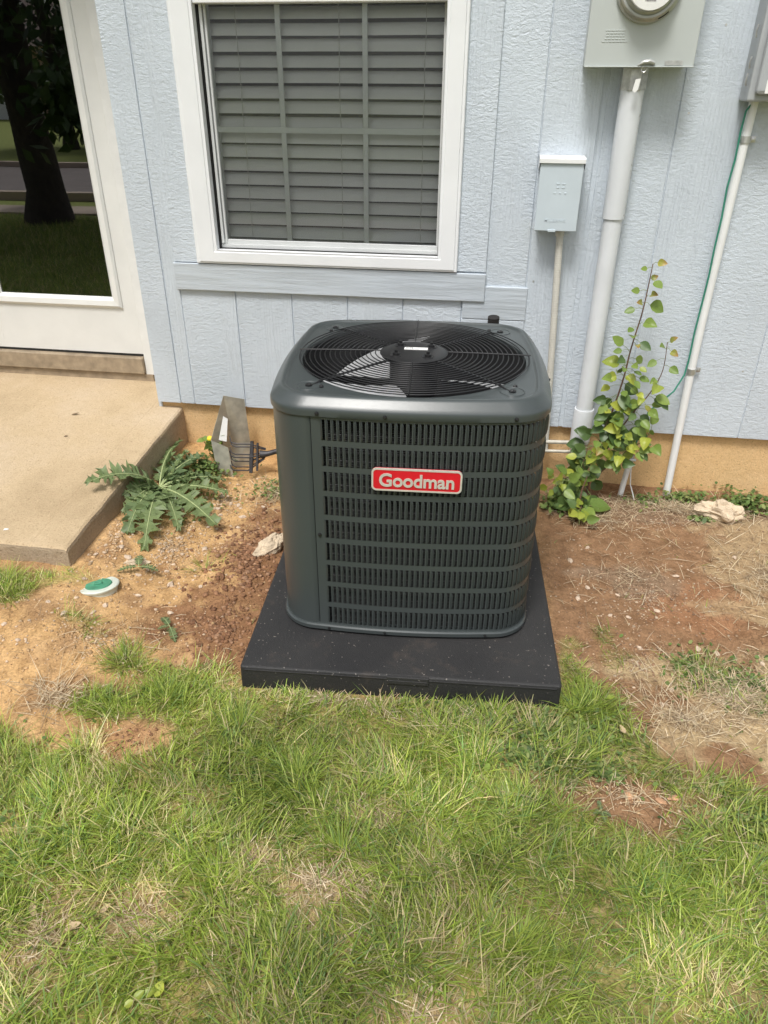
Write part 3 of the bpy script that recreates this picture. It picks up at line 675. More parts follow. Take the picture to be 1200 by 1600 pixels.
def build_condenser():
    BZ = PADH
    U = thing('ac_condenser', (-0.0280, -0.8583, BZ), 'dark grey louvered air conditioner condenser with red name badge on black pad', 'air conditioner', rz=0.0757, local=True)
    pm = Perim(); z0, z1 = 0.0235, 0.7085
    # base pan and feet
    n = 160; t, r = polar_ring(UA+0.004, UR, UB, n); base = MB()
    prof = [(-0.05, 0.010), (0.0, 0.006), (0.004, 0.010), (0.0045, 0.022), (0.001, 0.026), (-0.03, 0.026)]
    for i in range(len(prof)-1):
        for k in range(n):
            j = (k+1) % n; q = []
            for (d, z), kk in ((prof[i], k), (prof[i], j), (prof[i+1], j), (prof[i+1], k)): q.append(((r[kk]+d)*math.cos(t[kk]), (r[kk]+d)*math.sin(t[kk]), z))
            base.add(q, [(0, 1, 2, 3)], True)
    base.add([((r[k]-0.045)*math.cos(t[k]), (r[k]-0.045)*math.sin(t[k]), 0.012) for k in range(n)], [tuple(range(n))])
    mk('base_pan', base, M['unit'], U)
    for sx in (-1, 1):
        for sy in (-1, 1): mk('foot', MB().box(sx*0.25-0.03, sx*0.25+0.03, sy*0.25-0.03, sy*0.25+0.03, 0.0005, 0.013, 0.002), M['black_plate'], U)
    # louvered wrap: a sheet with real openings
    pitch = 0.0152; s_first = -0.2285
    rows = []; zz = 0.698; rp = 0.0757
    for k in range(9): rows.append((zz-0.0585-k*rp, zz-k*rp))
    s_seam = -0.2545; s_end = pm.L + s_seam - 0.235
    ncol = int((s_end - 0.02 - s_first)/pitch)
    scuts = [s_seam]; slots = []
    for c in range(ncol):
        a = s_first + c*pitch; scuts += [a, a+0.0118]; slots.append((a, a+0.0118))
    scuts.append(s_end); zc = [z0]
    for a, b in rows[::-1]: zc += [a, b]
    zc.append(z1)
    mb = MB(); ns = len(scuts); pts = [pm.at(s) for s in scuts]
    vs = [(p[0], p[1], z) for z in zc for p in pts]; fs = []
    for i in range(len(zc)-1):
        for j in range(ns-1):
            if i % 2 == 1 and j % 2 == 1 and j < ns-2: continue
            fs.append((i*ns+j, i*ns+j+1, (i+1)*ns+j+1, (i+1)*ns+j))
    mb.add(vs, fs, True)
    cab = mk('louvered_panel', mb, M['unit'], U)
    # louver: a lip bent out of the sheet, rounded at its free corners
    def louver_mesh(w=0.0060, h=0.0585, out=0.0040):
        us = [0, 0.45, 0.85, 1.0]; hs_ = [0, 0.07, 0.2, 0.8, 0.93, 1.0]; v = []
        for i, hz in enumerate(hs_):
            end = [0.0, 0.62, 1.0, 1.0, 0.62, 0.0][i]; wz = [0.55, 0.85, 1.0, 1.0, 0.85, 0.55][i]
            for u in us: v.append((u*w*wz - 0.0002, -(out*end*math.sin(u*PI/2*0.95)) - 0.0004, (hz-0.5)*h*1.0))
        nu = len(us); f = [(i*nu+j, i*nu+j+1, (i+1)*nu+j+1, (i+1)*nu+j) for i in range(len(hs_)-1) for j in range(nu-1)]
        return v, f
    lv, lf = louver_mesh(); lme = MB().add(lv, lf, True).mesh('louver'); lme.materials.append(M['unit_shaded'])
    rest = MB()
    for c, (a, b) in enumerate(slots):
        x, y, tt, nn = pm.frame(a); m = Matrix(((tt[0], -nn[0], 0, x), (tt[1], -nn[1], 0, y), (0, 0, 1, 0), (0, 0, 0, 1)))
        for za, zb in rows:
            mm = Matrix.Translation((0, 0, (za+zb)/2)) @ m
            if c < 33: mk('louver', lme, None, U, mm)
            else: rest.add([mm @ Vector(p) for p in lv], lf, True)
    stuff(mk('louver_rows', rest, M['unit_shaded'], U))
    # coil and guard wires behind the louvers
    pc = Perim(-0.024); cb = MB(); ss = np.linspace(0, pc.L, 140, endpoint=False); q = [pc.at(s) for s in ss]
    cb.add([(p[0], p[1], z) for z in (0.024, 0.70) for p in q], [(k, (k+1) % 140, 140+(k+1) % 140, 140+k) for k in range(140)], True)
    mk('coil', cb, M['coil'], U)
    pg = Perim(-0.019); gq = [pg.at(s) for s in np.linspace(s_first, s_end, 150)]
    gw = MB()
    for z in np.arange(0.045, 0.70, 0.0252): gw.tube([(p[0], p[1], z) for p in gq], 0.0006, 4, False)
    stuff(mk('coil_guard_wires', gw, M['black_wire'], U))
    # access panel wrapping the other corner
    pa = Perim(0.0012); s2 = np.linspace(s_end+0.0022, pm.L+s_seam-0.0022, 60); q = [pa.at(s) for s in s2]; qi = [Perim(-0.004).at(s_end+0.0022), Perim(-0.004).at(s_seam-0.0022)]
    ap = MB(); qq = [qi[0]] + q + [qi[1]]; nq = len(qq)
    ap.add([(p[0], p[1], z) for z in (z0, z1) for p in qq], [(k, k+1, nq+k+1, nq+k) for k in range(nq-1)], True)
    mk('access_panel', ap, M['unit'], U)
    def screw(s, z, d=0.0, parent=U):
        x, y, tt, nn = pm.frame(s); x += nn[0]*d; y += nn[1]*d
        m = Matrix(((tt[0], 0, nn[0], x), (tt[1], 0, nn[1], y), (0, 1, 0, z), (0, 0, 0, 1)))
        mk('screw', MB().lathe([(0.0058, 0.0), (0.0058, 0.002), (0.004, 0.0024), (0.004, 0.0055), (0.0001, 0.0062)], 8, m, False), M['black_plate'], parent)
    for s in (-0.235, -0.058, 0.275, 0.62): screw(s, 0.7165, 0.007)
    for s in (-0.225, -0.055, 0.246): screw(s, 0.017, 0.006)
    screw(-0.2435, 0.345, 0.0)
    # top cover: skirt, rolled shoulder, flat, dished fan deck, rolled fan opening
    zt = 0.757; FR = 0.3288; n = 192
    def rr_(d, b=UB): return polar_ring(UA+d, UR+max(d, -0.06)*0.55, b, n)[1]
    t = polar_ring(UA, UR, UB, n)[0]
    prof = [('s', -0.006, 0.704), ('s', 0.0035, 0.7045), ('s', 0.006, 0.7075), ('s', 0.0065, 0.720), ('s', 0.0060, 0.7265), ('s', 0.0046, 0.7300), ('s', -0.0020, 0.7375), ('s', -0.0100, 0.7462), ('s', -0.0150, 0.7518), ('s', -0.0190, 0.7555), ('s', -0.0235, zt), ('s', -0.0305, zt+0.0003), ('s', -0.0325, zt-0.001), ('s', -0.0355, zt-0.005), ('s', -0.041, zt-0.0065),
            ('c', FR+0.010, zt-0.0070), ('c', FR+0.005, zt-0.0068), ('c', FR+0.0015, zt-0.0085), ('c', FR, zt-0.014), ('c', FR-0.001, zt-0.10)]
    vs = []; fs = []
    for kind, d, z in prof:
        if kind == 's': rad = np.maximum(rr_(d), FR+0.011 if d < -0.031 else FR+0.0115); 
        else: rad = np.full(n, d)
        if kind == 's' and d < -0.031: rad = np.maximum(rr_(d), FR + 0.0105 + 0.0006*(d+0.041)/0.01)
        vs += [(rad[k]*math.cos(t[k]), rad[k]*math.sin(t[k]), z) for k in range(n)]
    for i in range(len(prof)-1):
        for k in range(n): fs.append((i*n+k, i*n+(k+1) % n, (i+1)*n+(k+1) % n, (i+1)*n+k))
    top = mk('top_cover', MB().add(vs, fs, True), M['unit'], U); fix_normals(top)
    # black liner of the fan well and its floor
    lin = MB().lathe([(FR-0.0025, zt-0.016), (FR-0.003, zt-0.12), (FR-0.02, zt-0.2), (FR-0.02, 0.03)], 96); lin.add([((FR-0.02)*math.cos(2*PI*k/48), (FR-0.02)*math.sin(2*PI*k/48), 0.03) for k in range(48)], [tuple(range(48))])
    mk('fan_shroud', lin, M['inside_black'], U)
    # embossed pads and screws in the four corners
    for ang in (45, 135, 225, 315):
        a = R(ang); cx, cy = 0.383*math.cos(a), 0.383*math.sin(a); m = Matrix.Translation((cx, cy, zt-0.0068)) @ Matrix.Rotation(a, 4, 'Z')
        mk('corner_boss', MB().lathe([(0.034, -0.0005), (0.0325, 0.0022), (0.031, 0.0022), (0.029, 0.0006), (0.0001, 0.0006)], 28, m), M['unit'], top)
        for dx, dy in ((0.0, 0.0), (-0.018, 0.032)):
            p = m @ Vector((dx, dy, 0)); mk('screw', MB().lathe([(0.006, 0), (0.006, 0.004), (0.004, 0.0065), (0.0001, 0.0065)], 8, Matrix.Translation(p), False), M['black_plate'], top)
    # wire guard
    zg_ = zt + 0.002
    def gz(r): return zg_ + 0.004*(1-(r/0.34)**2)
    gd = MB()
    for k in range(4):
        a = R(45 + 90*k); gd.tube([(r*math.cos(a), r*math.sin(a), gz(r) - 0.003 - (0.006 if r > 0.36 else 0)) for r in np.linspace(0.095, 0.385, 14)], 0.0032, 6)
        gd.lathe([(0.010, 0), (0.010, 0.003), (0.0001, 0.0035)], 12, Matrix.Translation((0.383*math.cos(a), 0.383*math.sin(a), zt-0.006)))
        b = R(90*k); gd.tube([(r*math.cos(b), r*math.sin(b), gz(r)+0.0036) for r in np.linspace(0.10, 0.343, 8)], 0.0019, 6)
    G = mk('fan_guard', gd, M['black_wire'], U)
    for k in range(17):
        r = 0.0995 + 0.0149*k; nn = 80
        if r > 0.34: continue
        mk('guard_ring', MB().tube([(r*math.cos(2*PI*i/nn), r*math.sin(2*PI*i/nn), gz(r)) for i in range(nn+1)], 0.0017, 6, False), M['black_wire'], G)
    hub = mk('motor_plate', MB().lathe([(0.097, zg_-0.004), (0.098, zg_+0.004), (0.094, zg_+0.006), (0.07, zg_+0.0075), (0.0001, zg_+0.008)], 48), M['black_plate'], U)
    for k in range(4):
        a = R(40 + 90*k); p = (0.066*math.cos(a), 0.066*math.sin(a), zg_+0.007)
        mk('nut', MB().lathe([(0.019, -0.001), (0.018, 0.002), (0.015, 0.001), (0.010, 0.0015), (0.010, 0.008), (0.005, 0.009), (0.005, 0.016), (0.0001, 0.016)], 10, Matrix.Translation(p), False), M['black_plate'], hub)
    rotz = Matrix.Rotation(R(-1), 4, 'Z')
    lab = MB().box(-0.030, 0.040, 0.010, 0.030, zg_+0.0078, zg_+0.0092); lab.v = [tuple(rotz @ Vector(p)) for p in lab.v]
    mk('sticker', lab, M['sticker'], hub)
    tx = text_mesh('DTS', 0.012, 0.0002); tx.materials.append(M['ink']); mk('sticker_print', tx, None, hub, Matrix.Translation((-0.014, 0.020, zg_+0.0096)))
    mk('fan_motor', MB().lathe([(0.06, zg_-0.004), (0.072, zg_-0.012), (0.072, zg_-0.12), (0.05, zg_-0.13), (0.0001, zg_-0.13)], 40), M['black_plate'], U)
    for k in range(3):
        a0 = R(4 + 120*k); v = []; f = []; nr, na = 6, 8
        for i in range(nr):
            r = 0.085 + (0.318-0.085)*i/(nr-1); half = R(15 + 17*i/(nr-1))
            for j in range(na):
                u = j/(na-1)*2 - 1; sweep = R(10)*(i/(nr-1)); a = a0 + u*half - sweep
                z = zt - 0.088 - u*r*0.155 + 0.008*(1-u*u); v.append((r*math.cos(a), r*math.sin(a), z))
        for i in range(nr-1):
            for j in range(na-1): f.append((i*na+j, i*na+j+1, (i+1)*na+j+1, (i+1)*na+j))
        mk('fan_blade', MB().add(v, f, True), M['aluminium'], U)
    # name badge
    def rrect(w, h, r, n=7):
        p = []
        for cx, cz, a0 in ((w/2-r, h/2-r, 0), (-w/2+r, h/2-r, 90), (-w/2+r, -h/2+r, 180), (w/2-r, -h/2+r, 270)):
            for i in range(n): a = R(a0 + 90*i/(n-1)); p.append((cx + r*math.cos(a), cz + r*math.sin(a)))
        return p
    yb = -(UA+UB) - 0.0035; bc = Matrix.Translation((0.0285, yb, 0.5395)) @ Matrix.Rotation(R(0.4), 4, 'Y')
    plate = MB().prism(rrect(0.240, 0.066, 0.013), -0.0065, 0.0); plate.v = [tuple(bc @ Vector(p)) for p in plate.v]
    B = mk('name_badge', plate, M['red'], U)
    fr = MB(); o_ = rrect(0.2405, 0.0665, 0.0135); i_ = rrect(0.231, 0.057, 0.0095); nn = len(o_)
    fr.add([bc @ Vector((x, -0.0072, z)) for x, z in o_] + [bc @ Vector((x, -0.0072, z)) for x, z in i_] + [bc @ Vector((x, -0.003, z)) for x, z in o_] + [bc @ Vector((x, -0.006, z)) for x, z in i_],
           [(k, (k+1) % nn, nn+(k+1) % nn, nn+k) for k in range(nn)] + [(k, (k+1) % nn, 2*nn+(k+1) % nn, 2*nn+k) for k in range(nn)] + [(nn+k, nn+(k+1) % nn, 3*nn+(k+1) % nn, 3*nn+k) for k in range(nn)])
    mk('badge_border', fr, M['silver'], B)
    tx = text_mesh('Goodman', 0.0515, 0.0010, 0.0011, 0.97)
    xs = [v.co.x for v in tx.vertices]; k = 0.200/(max(xs)-min(xs)); mx = (max(xs)+min(xs))/2
    ys = [v.co.y for v in tx.vertices]; my = (max(ys)+min(ys))/2; ky = 0.040/(max(ys)-min(ys))
    for v in tx.vertices: v.co.x = (v.co.x-mx)*k; v.co.y = (v.co.y-my)*ky
    tx.materials.append(M['silver'])
    mk('badge_lettering', tx, None, B, bc @ Matrix.Translation((0, -0.0078, -0.0005)) @ Matrix.Rotation(R(90), 4, 'X'))
build_condenser()

# ------------------------------------------------------------------ utilities on the wall
def tube_thing(name, pts, r, mat, label, cat, n=16, group=None):
    return tag(mk(name, MB().tube(pts, r, n), mat), label, cat, group)
def build_meter():
    B = thing('meter_box', (0.587, -0.02, 1.575), 'grey-green electric meter box with round glass meter on the blue siding', 'meter box')
    x0, x1, z0, z1 = 0.421, 0.762, 1.578, 2.10
    mk('enclosure', MB().box(x0+0.004, x1-0.004, -0.108, -0.001, z0+0.006, z1, 0.004), M['box'], B)
    cov = mk('cover', MB().box(x0, x1, -0.122, -0.109, z0, z1, 0.003).box(x0, x1, -0.128, -0.1222, z0, z0+0.003, 0.001), M['box'], B)
    m = Matrix.Translation((0.5905, -0.122, 1.794)) @ Matrix.Rotation(R(90), 4, 'X')
    ring = mk('meter_ring', MB().lathe([(0.100, -0.001), (0.100, 0.010), (0.096, 0.016), (0.092, 0.018), (0.0915, 0.026), (0.087, 0.030), (0.080, 0.030)], 56, m), M['meter_ring'], B)
    fix_normals(mk('meter_dome', MB().lathe([(0.080, 0.029), (0.079, 0.05), (0.074, 0.064), (0.066, 0.072), (0.0001, 0.074)], 48, m), M['dome'], B))
    mk('meter_barrel', MB().lathe([(0.079, 0.028), (0.071, 0.032), (0.066, 0.046), (0.060, 0.05)], 48, m), M['meter_ring'], B)
    face = mk('meter_face', MB().lathe([(0.069, 0.044), (0.069, 0.064), (0.0001, 0.0645)], 48, m), M['sticker'], B); fix_normals(face)
    rr = random.Random(2); code = MB(); x = -0.016
    while x < 0.016:
        w = rr.choice((0.0006, 0.001, 0.0014)); b = MB().box(x, x+w, -0.046, -0.038, 0.0648, 0.0652); code.add([m @ Vector(p) for p in b.v], b.f); x += w + rr.choice((0.0006, 0.001))
    mk('barcode', code, M['ink'], face)
    arc = MB().tube([m @ Vector((0.0955*math.cos(R(a)), 0.0955*math.sin(R(a)), 0.0168)) for a in np.linspace(-67, -47, 8)], 0.0017, 6)
    mk('ring_slot', arc, M['gasket'], ring)
    # hasp, lock ring, wire seal with plastic tag, data plate, embossed lines
    mk('hasp', MB().tube([(0.590, -0.126, 1.583), (0.606, -0.129, 1.592), (0.625, -0.129, 1.594), (0.640, -0.127, 1.589)], [0.003, 0.006, 0.007, 0.006], 8), M['meter_ring'], B)
    mk('lock_ring', MB().tube([(0.610 + 0.008*math.cos(a), -0.122, 1.572 + 0.008*math.sin(a)) for a in np.linspace(0, 2*PI, 14)], 0.0025, 6, False), M['galv'], B)
    mk('seal_wire', MB().tube([(0.604, -0.122, 1.576), (0.597, -0.121, 1.562), (0.598, -0.12, 1.548)], 0.0008, 5), M['galv'], B)
    mk('seal_tag', MB().prism([(0.590, 1.545), (0.606, 1.547), (0.602, 1.516), (0.594, 1.507), (0.585, 1.513)], -0.121, -0.119), M['sticker'], B)
    mk('data_plate', MB().box(0.672, 0.727, -0.1232, -0.122, 1.5835, 1.597), M['galv'], B)
    for k, w in enumerate((0.062, 0.058, 0.058, 0.064, 0.078)):
        z = 1.676 - 0.0075*k; em = MB(); x = 0.507 - w/2
        while x < 0.507 + w/2:
            q = rr.uniform(0.004, 0.011); em.box(x, min(x+q, 0.507+w/2), -0.1233, -0.1218, z, z+0.003, 0.0004); x += q + 0.0022
        mk('embossed_line', em, M['box'], cov)
build_meter()

def build_riser():
    P = thing('riser_conduit', (0.594, -0.055, 0.1), 'thick white painted conduit running up the wall into the meter box', 'conduit')
    yc = -0.052
    mk('upper_sleeve', MB().lathe([(0.036, 1.112), (0.0385, 1.1125), (0.0385, 1.545), (0.03, 1.545)], 32, Matrix.Translation((0.594, yc, 0))), M['pvc'], P)
    mk('lower_pipe', MB().tube([(0.594, yc, 0.36), (0.594, yc, 1.14)], 0.0335, 32), M['pvc'], P)
    mk('coupling', MB().lathe([(0.034, 0.379), (0.0395, 0.379), (0.0405, 0.375), (0.0405, 0.232), (0.034, 0.230), (0.034, 0.17)], 32, Matrix.Translation((0.594, yc, 0))), M['pvc'], P)
    mk('threaded_collar', MB().lathe([(0.0385, 1.514), (0.0435, 1.514), (0.0435, 1.5775), (0.03, 1.5775)], 8, Matrix.Translation((0.594, yc, 0)) @ Matrix.Rotation(R(22.5), 4, 'Z'), False), M['galv'], P)
    mk('ground_fitting', MB().lathe([(0.033, 0.231), (0.037, 0.228), (0.037, 0.19), (0.033, 0.187), (0.033, -0.05)], 24, Matrix.Translation((0.594, yc, 0))), M['galv'], P)
    rr = random.Random(8); ov = MB()
    for k in range(46):
        z = rr.uniform(1.12, 1.5); a = R(rr.uniform(-36, -12)); s = rr.uniform(0.0008, 0.0022)
        ov.lathe([(s, 0), (s*0.7, 0.0006), (0.0001, 0.0007)], 6, Matrix.Translation((0.594 + 0.0385*math.cos(a), yc + 0.0385*math.sin(a), z)) @ Matrix.Rotation(a, 4, 'Z') @ Matrix.Rotation(R(90), 4, 'Y') @ Matrix.Scale(rr.uniform(1, 3), 4, (1, 0, 0)))
    stuff(mk('caulk_specks', ov, M['galv'], P))
build_riser()

def build_disconnect():
    B = thing('disconnect_box', (0.385, -0.02, 1.068), 'small pale blue electrical disconnect box with hinged hood beside the thick conduit', 'electrical box')
    x0, x1, z0, z1 = 0.3165, 0.4655, 1.069, 1.312
    mk('back_box', MB().box(x0+0.006, x1-0.006, -0.080, -0.001, z0+0.008, z1-0.004, 0.003), M['disc'], B)
    co = MB().box(x0, x1, -0.089, -0.081, z0, z1-0.016, 0.002); cover = mk('cover', co, M['disc'], B)
    hood = MB()
    hood.add([(x0-0.004, -0.001, z1), (x1+0.004, -0.001, z1), (x1+0.004, -0.090, z1-0.001), (x0-0.004, -0.090, z1-0.001), (x0-0.004, -0.096, z1-0.006), (x1+0.004, -0.096, z1-0.006), (x0-0.004, -0.096, z1-0.019), (x1+0.004, -0.096, z1-0.019), (x0-0.004, -0.001, z1-0.04), (x1+0.004, -0.001, z1-0.04), (x0-0.004, -0.088, z1-0.04), (x1+0.004, -0.088, z1-0.04)],
             [(0, 1, 2, 3), (3, 2, 5, 4), (4, 5, 7, 6), (0, 3, 4, 6, 10, 8), (1, 9, 11, 7, 5, 2)])
    fix_normals(mk('hood', hood, M['pvc_white'], B))
    tx = text_mesh('MILBANK', 0.015, 0.0008, 0.0002, 1.25); tx.materials.append(M['disc']); mk('embossed_name', tx, None, cover, Matrix.Translation((0.386-0.385, -0.0893+0.02, z0+0.036-1.068)) @ Matrix.Rotation(R(90), 4, 'X'))
    em = MB()
    for z, n, w in ((0.155, 2, 0.013), (0.143, 2, 0.010), (0.125, 3, 0.008)):
        for k in range(n): x = 0.394 + (k-(n-1)/2)*0.0185; em.box(x-w/2, x+w/2, -0.0902, -0.0885, z0+z, z0+z+0.005, 0.0007)
    mk('embossed_mark', em, M['disc'], cover)
    mk('latch', MB().box(0.365, 0.392, -0.092, -0.087, z0-0.003, z0+0.005, 0.001), M['disc'], B)
    # ribbed flexible conduit falling behind the condenser
    W = thing('flexible_conduit', (0.42, -0.04, 0.1), 'beige ribbed flexible conduit hanging below the small disconnect box', 'conduit')
    pts = [Vector((0.413 + 0.032*(1-((z-0.42)/0.65)), -0.042 - 0.004*math.sin(z*4), z)) for z in np.arange(1.066, 0.18, -0.0016)]
    rs = [0.0136 if (i//2) % 2 == 0 else 0.0128 for i in range(len(pts))]
    mk('ribbed_hose', MB().tube(pts, rs, 12), M['whip'], W)
    mk('connector', MB().lathe([(0.012, 1.069), (0.019, 1.069), (0.019, 1.062), (0.0165, 1.060), (0.0165, 1.045), (0.012, 1.043)], 16, Matrix.Translation((pts[0].x, pts[0].y, 0))), M['whip'], W)
build_disconnect()

def build_right():
    B = thing('cable_box', (1.05, -0.02, 1.48), 'grey cable service box with raised lid at the top of the thin conduit', 'cable box')
    mk('enclosure', MB().box(0.949, 1.25, -0.105, -0.001, 1.484, 1.86, 0.006), M['cable'], B)
    mk('raised_lid', MB().box(0.966, 1.235, -0.128, -0.106, 1.503, 1.845, 0.012), M['cable'], B)
    mk('lid_label', MB().box(0.992, 1.06, -0.1295, -0.1275, 1.507, 1.545), M['sticker'], B)
    for z in (1.528, 1.575, 1.66): mk('hinge_clip', MB().tube([(0.944, -0.075, z), (0.9405, -0.078, z+0.018), (0.944, -0.075, z+0.034)], 0.003, 6), M['galv'], B)
    P = thing('thin_conduit', (0.985, -0.037, 0.0), 'thin white conduit strapped to the wall beneath the cable box', 'conduit')
    yc = -0.037
    mk('pipe', MB().tube([(0.9905, yc, 1.484), (0.989, yc, 1.37), (0.982, yc, 0.8), (0.981, yc, 0.55), (0.9895, yc, 0.1), (0.992, yc, -0.06)], 0.0152, 18), M['pvc_white'], P)
    for x, z in ((0.989, 1.371), (0.981, 0.556)):
        s = MB().lathe([(0.0155, -0.011), (0.0182, -0.011), (0.0182, 0.011), (0.0155, 0.011)], 20, Matrix.Translation((x, yc, z)))
        s.box(x+0.014, x+0.040, -0.018, -0.0155, z-0.010, z+0.010, 0.001); s.box(x+0.0165, x+0.019, yc-0.002, -0.016, z-0.010, z+0.010)
        st = mk('strap', s, M['galv'], P); mk('bolt', MB().lathe([(0.006, 0), (0.006, 0.005), (0.0001, 0.006)], 6, Matrix.Translation((x+0.03, -0.018, z)) @ Matrix.Rotation(R(90), 4, 'X'), False), M['galv'], st)
    rr = random.Random(4)
    base = [(0.984, 1.476), (0.972, 1.455), (0.968, 1.39), (0.971, 1.31), (0.9655, 1.22), (0.968, 1.125), (0.9635, 1.02), (0.966, 0.926), (0.963, 0.82), (0.962, 0.712), (0.9615, 0.60), (0.958, 0.54), (0.925, 0.482), (0.885, 0.435), (0.845, 0.392), (0.822, 0.30), (0.812, 0.19)]
    tube_thing('ground_wire', [(x + rr.uniform(-0.0025, 0.0025), -0.045 - (0.03 if z < 0.5 else 0.0), z) for x, z in base], 0.0034, M['green_wire'], 'green ground wire running down beside the thin white conduit', 'wire', 8)
    S = thing('ground_stub', (0.797, -0.08, 0.0), 'short leaning white pipe stub with metal clamp under the sapling', 'pipe stub')
    mk('stub_pipe', MB().tube([(0.788, -0.08, -0.06), (0.806, -0.08, 0.170)], 0.0118, 14), M['pvc_white'], S)
    mk('clamp', MB().tube([(0.806, -0.08, 0.165), (0.809, -0.08, 0.196)], [0.0165, 0.013], 10).tube([(0.800, -0.096, 0.182), (0.826, -0.092, 0.180)], 0.006, 8), M['galv'], S)
    mk('loose_cord', MB().tube([(0.812, -0.095, 0.175), (0.815, -0.10, 0.12), (0.822, -0.102, 0.07), (0.838, -0.11, 0.03), (0.845, -0.12, 0.008)], 0.0026, 6), M['pvc_white'], S)
    for k, (z, r, y) in enumerate(((0.219, 0.0085, -0.052), (0.180, 0.0068, -0.060))):
        tube_thing('line_pipe', [(0.20, y, z-0.006), (0.45, y, z), (0.60, y, z+0.006)], r, M['line'],
                   ('upper', 'lower')[k] + ' of two slim pipes crossing the foundation behind the thick conduit', 'pipe', 12)
    tube_thing('refrigerant_line', [(0.196, 0.02, 0.66), (0.196, -0.05, 0.668), (0.196, -0.072, 0.69), (0.196, -0.080, 0.745)], 0.0225, M['copper'], 'black foam-wrapped pipe end poking up behind the condenser', 'pipe', 18)
build_right()

# ------------------------------------------------------------------ loose things by the wall
def sheet(mb, quad, th=0.0012):
    q = [Vector(p) for p in quad]; n = (q[1]-q[0]).cross(q[-1]-q[0]).normalized()*th
    k = len(q); mb.add(q + [p-n for p in q], [tuple(range(k)), tuple(range(k, 2*k))[::-1]] + [(i, (i+1) % k, k+(i+1) % k, k+i) for i in range(k)])
def build_flashing():
    # folded metal channel standing on its end against the foundation
    A = Vector((-0.927, -0.125, 0.368)); B_ = Vector((-0.862, -0.05, 0.326)); Cc = Vector((-0.852, -0.055, 0.128)); Dd = Vector((-0.908, -0.115, 0.13))
    E_ = Vector((-0.985, -0.180, 0.178)); F_ = Vector((-0.908, -0.185, 0.150)); Gg = Vector((-0.893, -0.190, -0.02)); Hh = Vector((-0.967, -0.185, -0.02))
    A2 = Vector((-0.922, -0.085, 0.13))
    mb = MB()
    sheet(mb, [E_, Hh, Gg, F_]); sheet(mb, [A, E_, Hh, Vector((-0.952, -0.115, -0.02)), A2]); sheet(mb, [A, A2, Cc, B_])
    sheet(mb, [A2, Vector((-0.952, -0.115, -0.02)), Vector((-0.86, -0.055, -0.02)), Cc])
    o = mk('sheet_metal_scrap', mb, M['flash']); tag(o, 'bent scrap of grey sheet metal leaning on the foundation by the slab', 'sheet metal')
    RK = thing('rake', (-0.80, -0.15, 0.1), 'dark metal rake head with bent tines lying between sheet metal and condenser', 'rake')
    for k in range(7):
        f = k/6; z = 0.152 - 0.105*f + 0.006*math.sin(k*2.3); dy = -0.02 - 0.055*f + 0.008*math.sin(k*1.7)
        pts = [(-0.918 + 0.012*f, -0.12+dy+0.012, z+0.028 - 0.012*f), (-0.908 + 0.012*f, -0.125+dy, z+0.008), (-0.885, -0.128+dy, z+0.001), (-0.82, -0.124+dy, z+0.003), (-0.757, -0.116 + dy*0.5, 0.118 + (z-0.118)*0.35)]
        mk('tine', MB().tube(pts, [0.0022, 0.0028, 0.0032, 0.0034, 0.0036], 6), M['rake'], RK)
    mk('tine_bridge', MB().tube([(-0.815, -0.132, 0.165), (-0.812, -0.168, 0.102), (-0.808, -0.205, 0.045)], [0.008, 0.010, 0.008], 8).tube([(-0.79, -0.132, 0.158), (-0.785, -0.168, 0.102), (-0.78, -0.20, 0.055)], [0.005, 0.006, 0.005], 8), M['rake'], RK)
    mk('socket', MB().tube([(-0.775, -0.155, 0.115), (-0.74, -0.15, 0.118), (-0.69, -0.145, 0.135)], [0.018, 0.012, 0.011], 10), M['rake'], RK)
    mk('handle', MB().tube([(-0.70, -0.146, 0.131), (-0.50, -0.135, 0.17), (-0.10, -0.12, 0.26), (0.05, -0.11, 0.29)], 0.011, 10), M['bark'], RK)
build_flashing()
def build_scrap():
    mb = MB(); sheet(mb, [(-0.958, -0.158, 0.172), (-0.926, -0.150, 0.162), (-0.918, -0.128, 0.262), (-0.936, -0.132, 0.275)], 0.001)
    tag(mk('paper_scrap', mb, M['sticker']), 'white paper scrap tucked into the fold of the bent sheet metal', 'paper')
build_scrap()
def build_cleanout():
    B = thing('cleanout_cap', (-1.063, -1.098, 0.055), 'round white and green plastic sewer cleanout cap set in the bare soil', 'cleanout cap', local=True)
    z = float(zg(-1.063, -1.098)); B.location.z = z - 0.011
    m = Matrix.Rotation(R(-9), 4, 'X') @ Matrix.Rotation(R(-5), 4, 'Y')
    mk('rim', MB().lathe([(0.056, -0.05), (0.060, 0.004), (0.0665, 0.010), (0.0675, 0.016), (0.064, 0.019), (0.046, 0.0195), (0.0445, 0.017), (0.0445, 0.012)], 44, m), M['cap_white'], B)
    d = mk('plug', MB().lathe([(0.0445, 0.012), (0.0445, 0.018), (0.042, 0.0215), (0.0001, 0.0215)], 40, m), M['cap_green'], B)
    q = MB().box(-0.013, 0.013, -0.008, 0.008, 0.0205, 0.0275, 0.003); q.v = [tuple(m @ Matrix.Rotation(R(25), 4, 'Z') @ Vector(p)) for p in q.v]
    mk('plug_key', q, M['cap_green'], d)
build_cleanout()
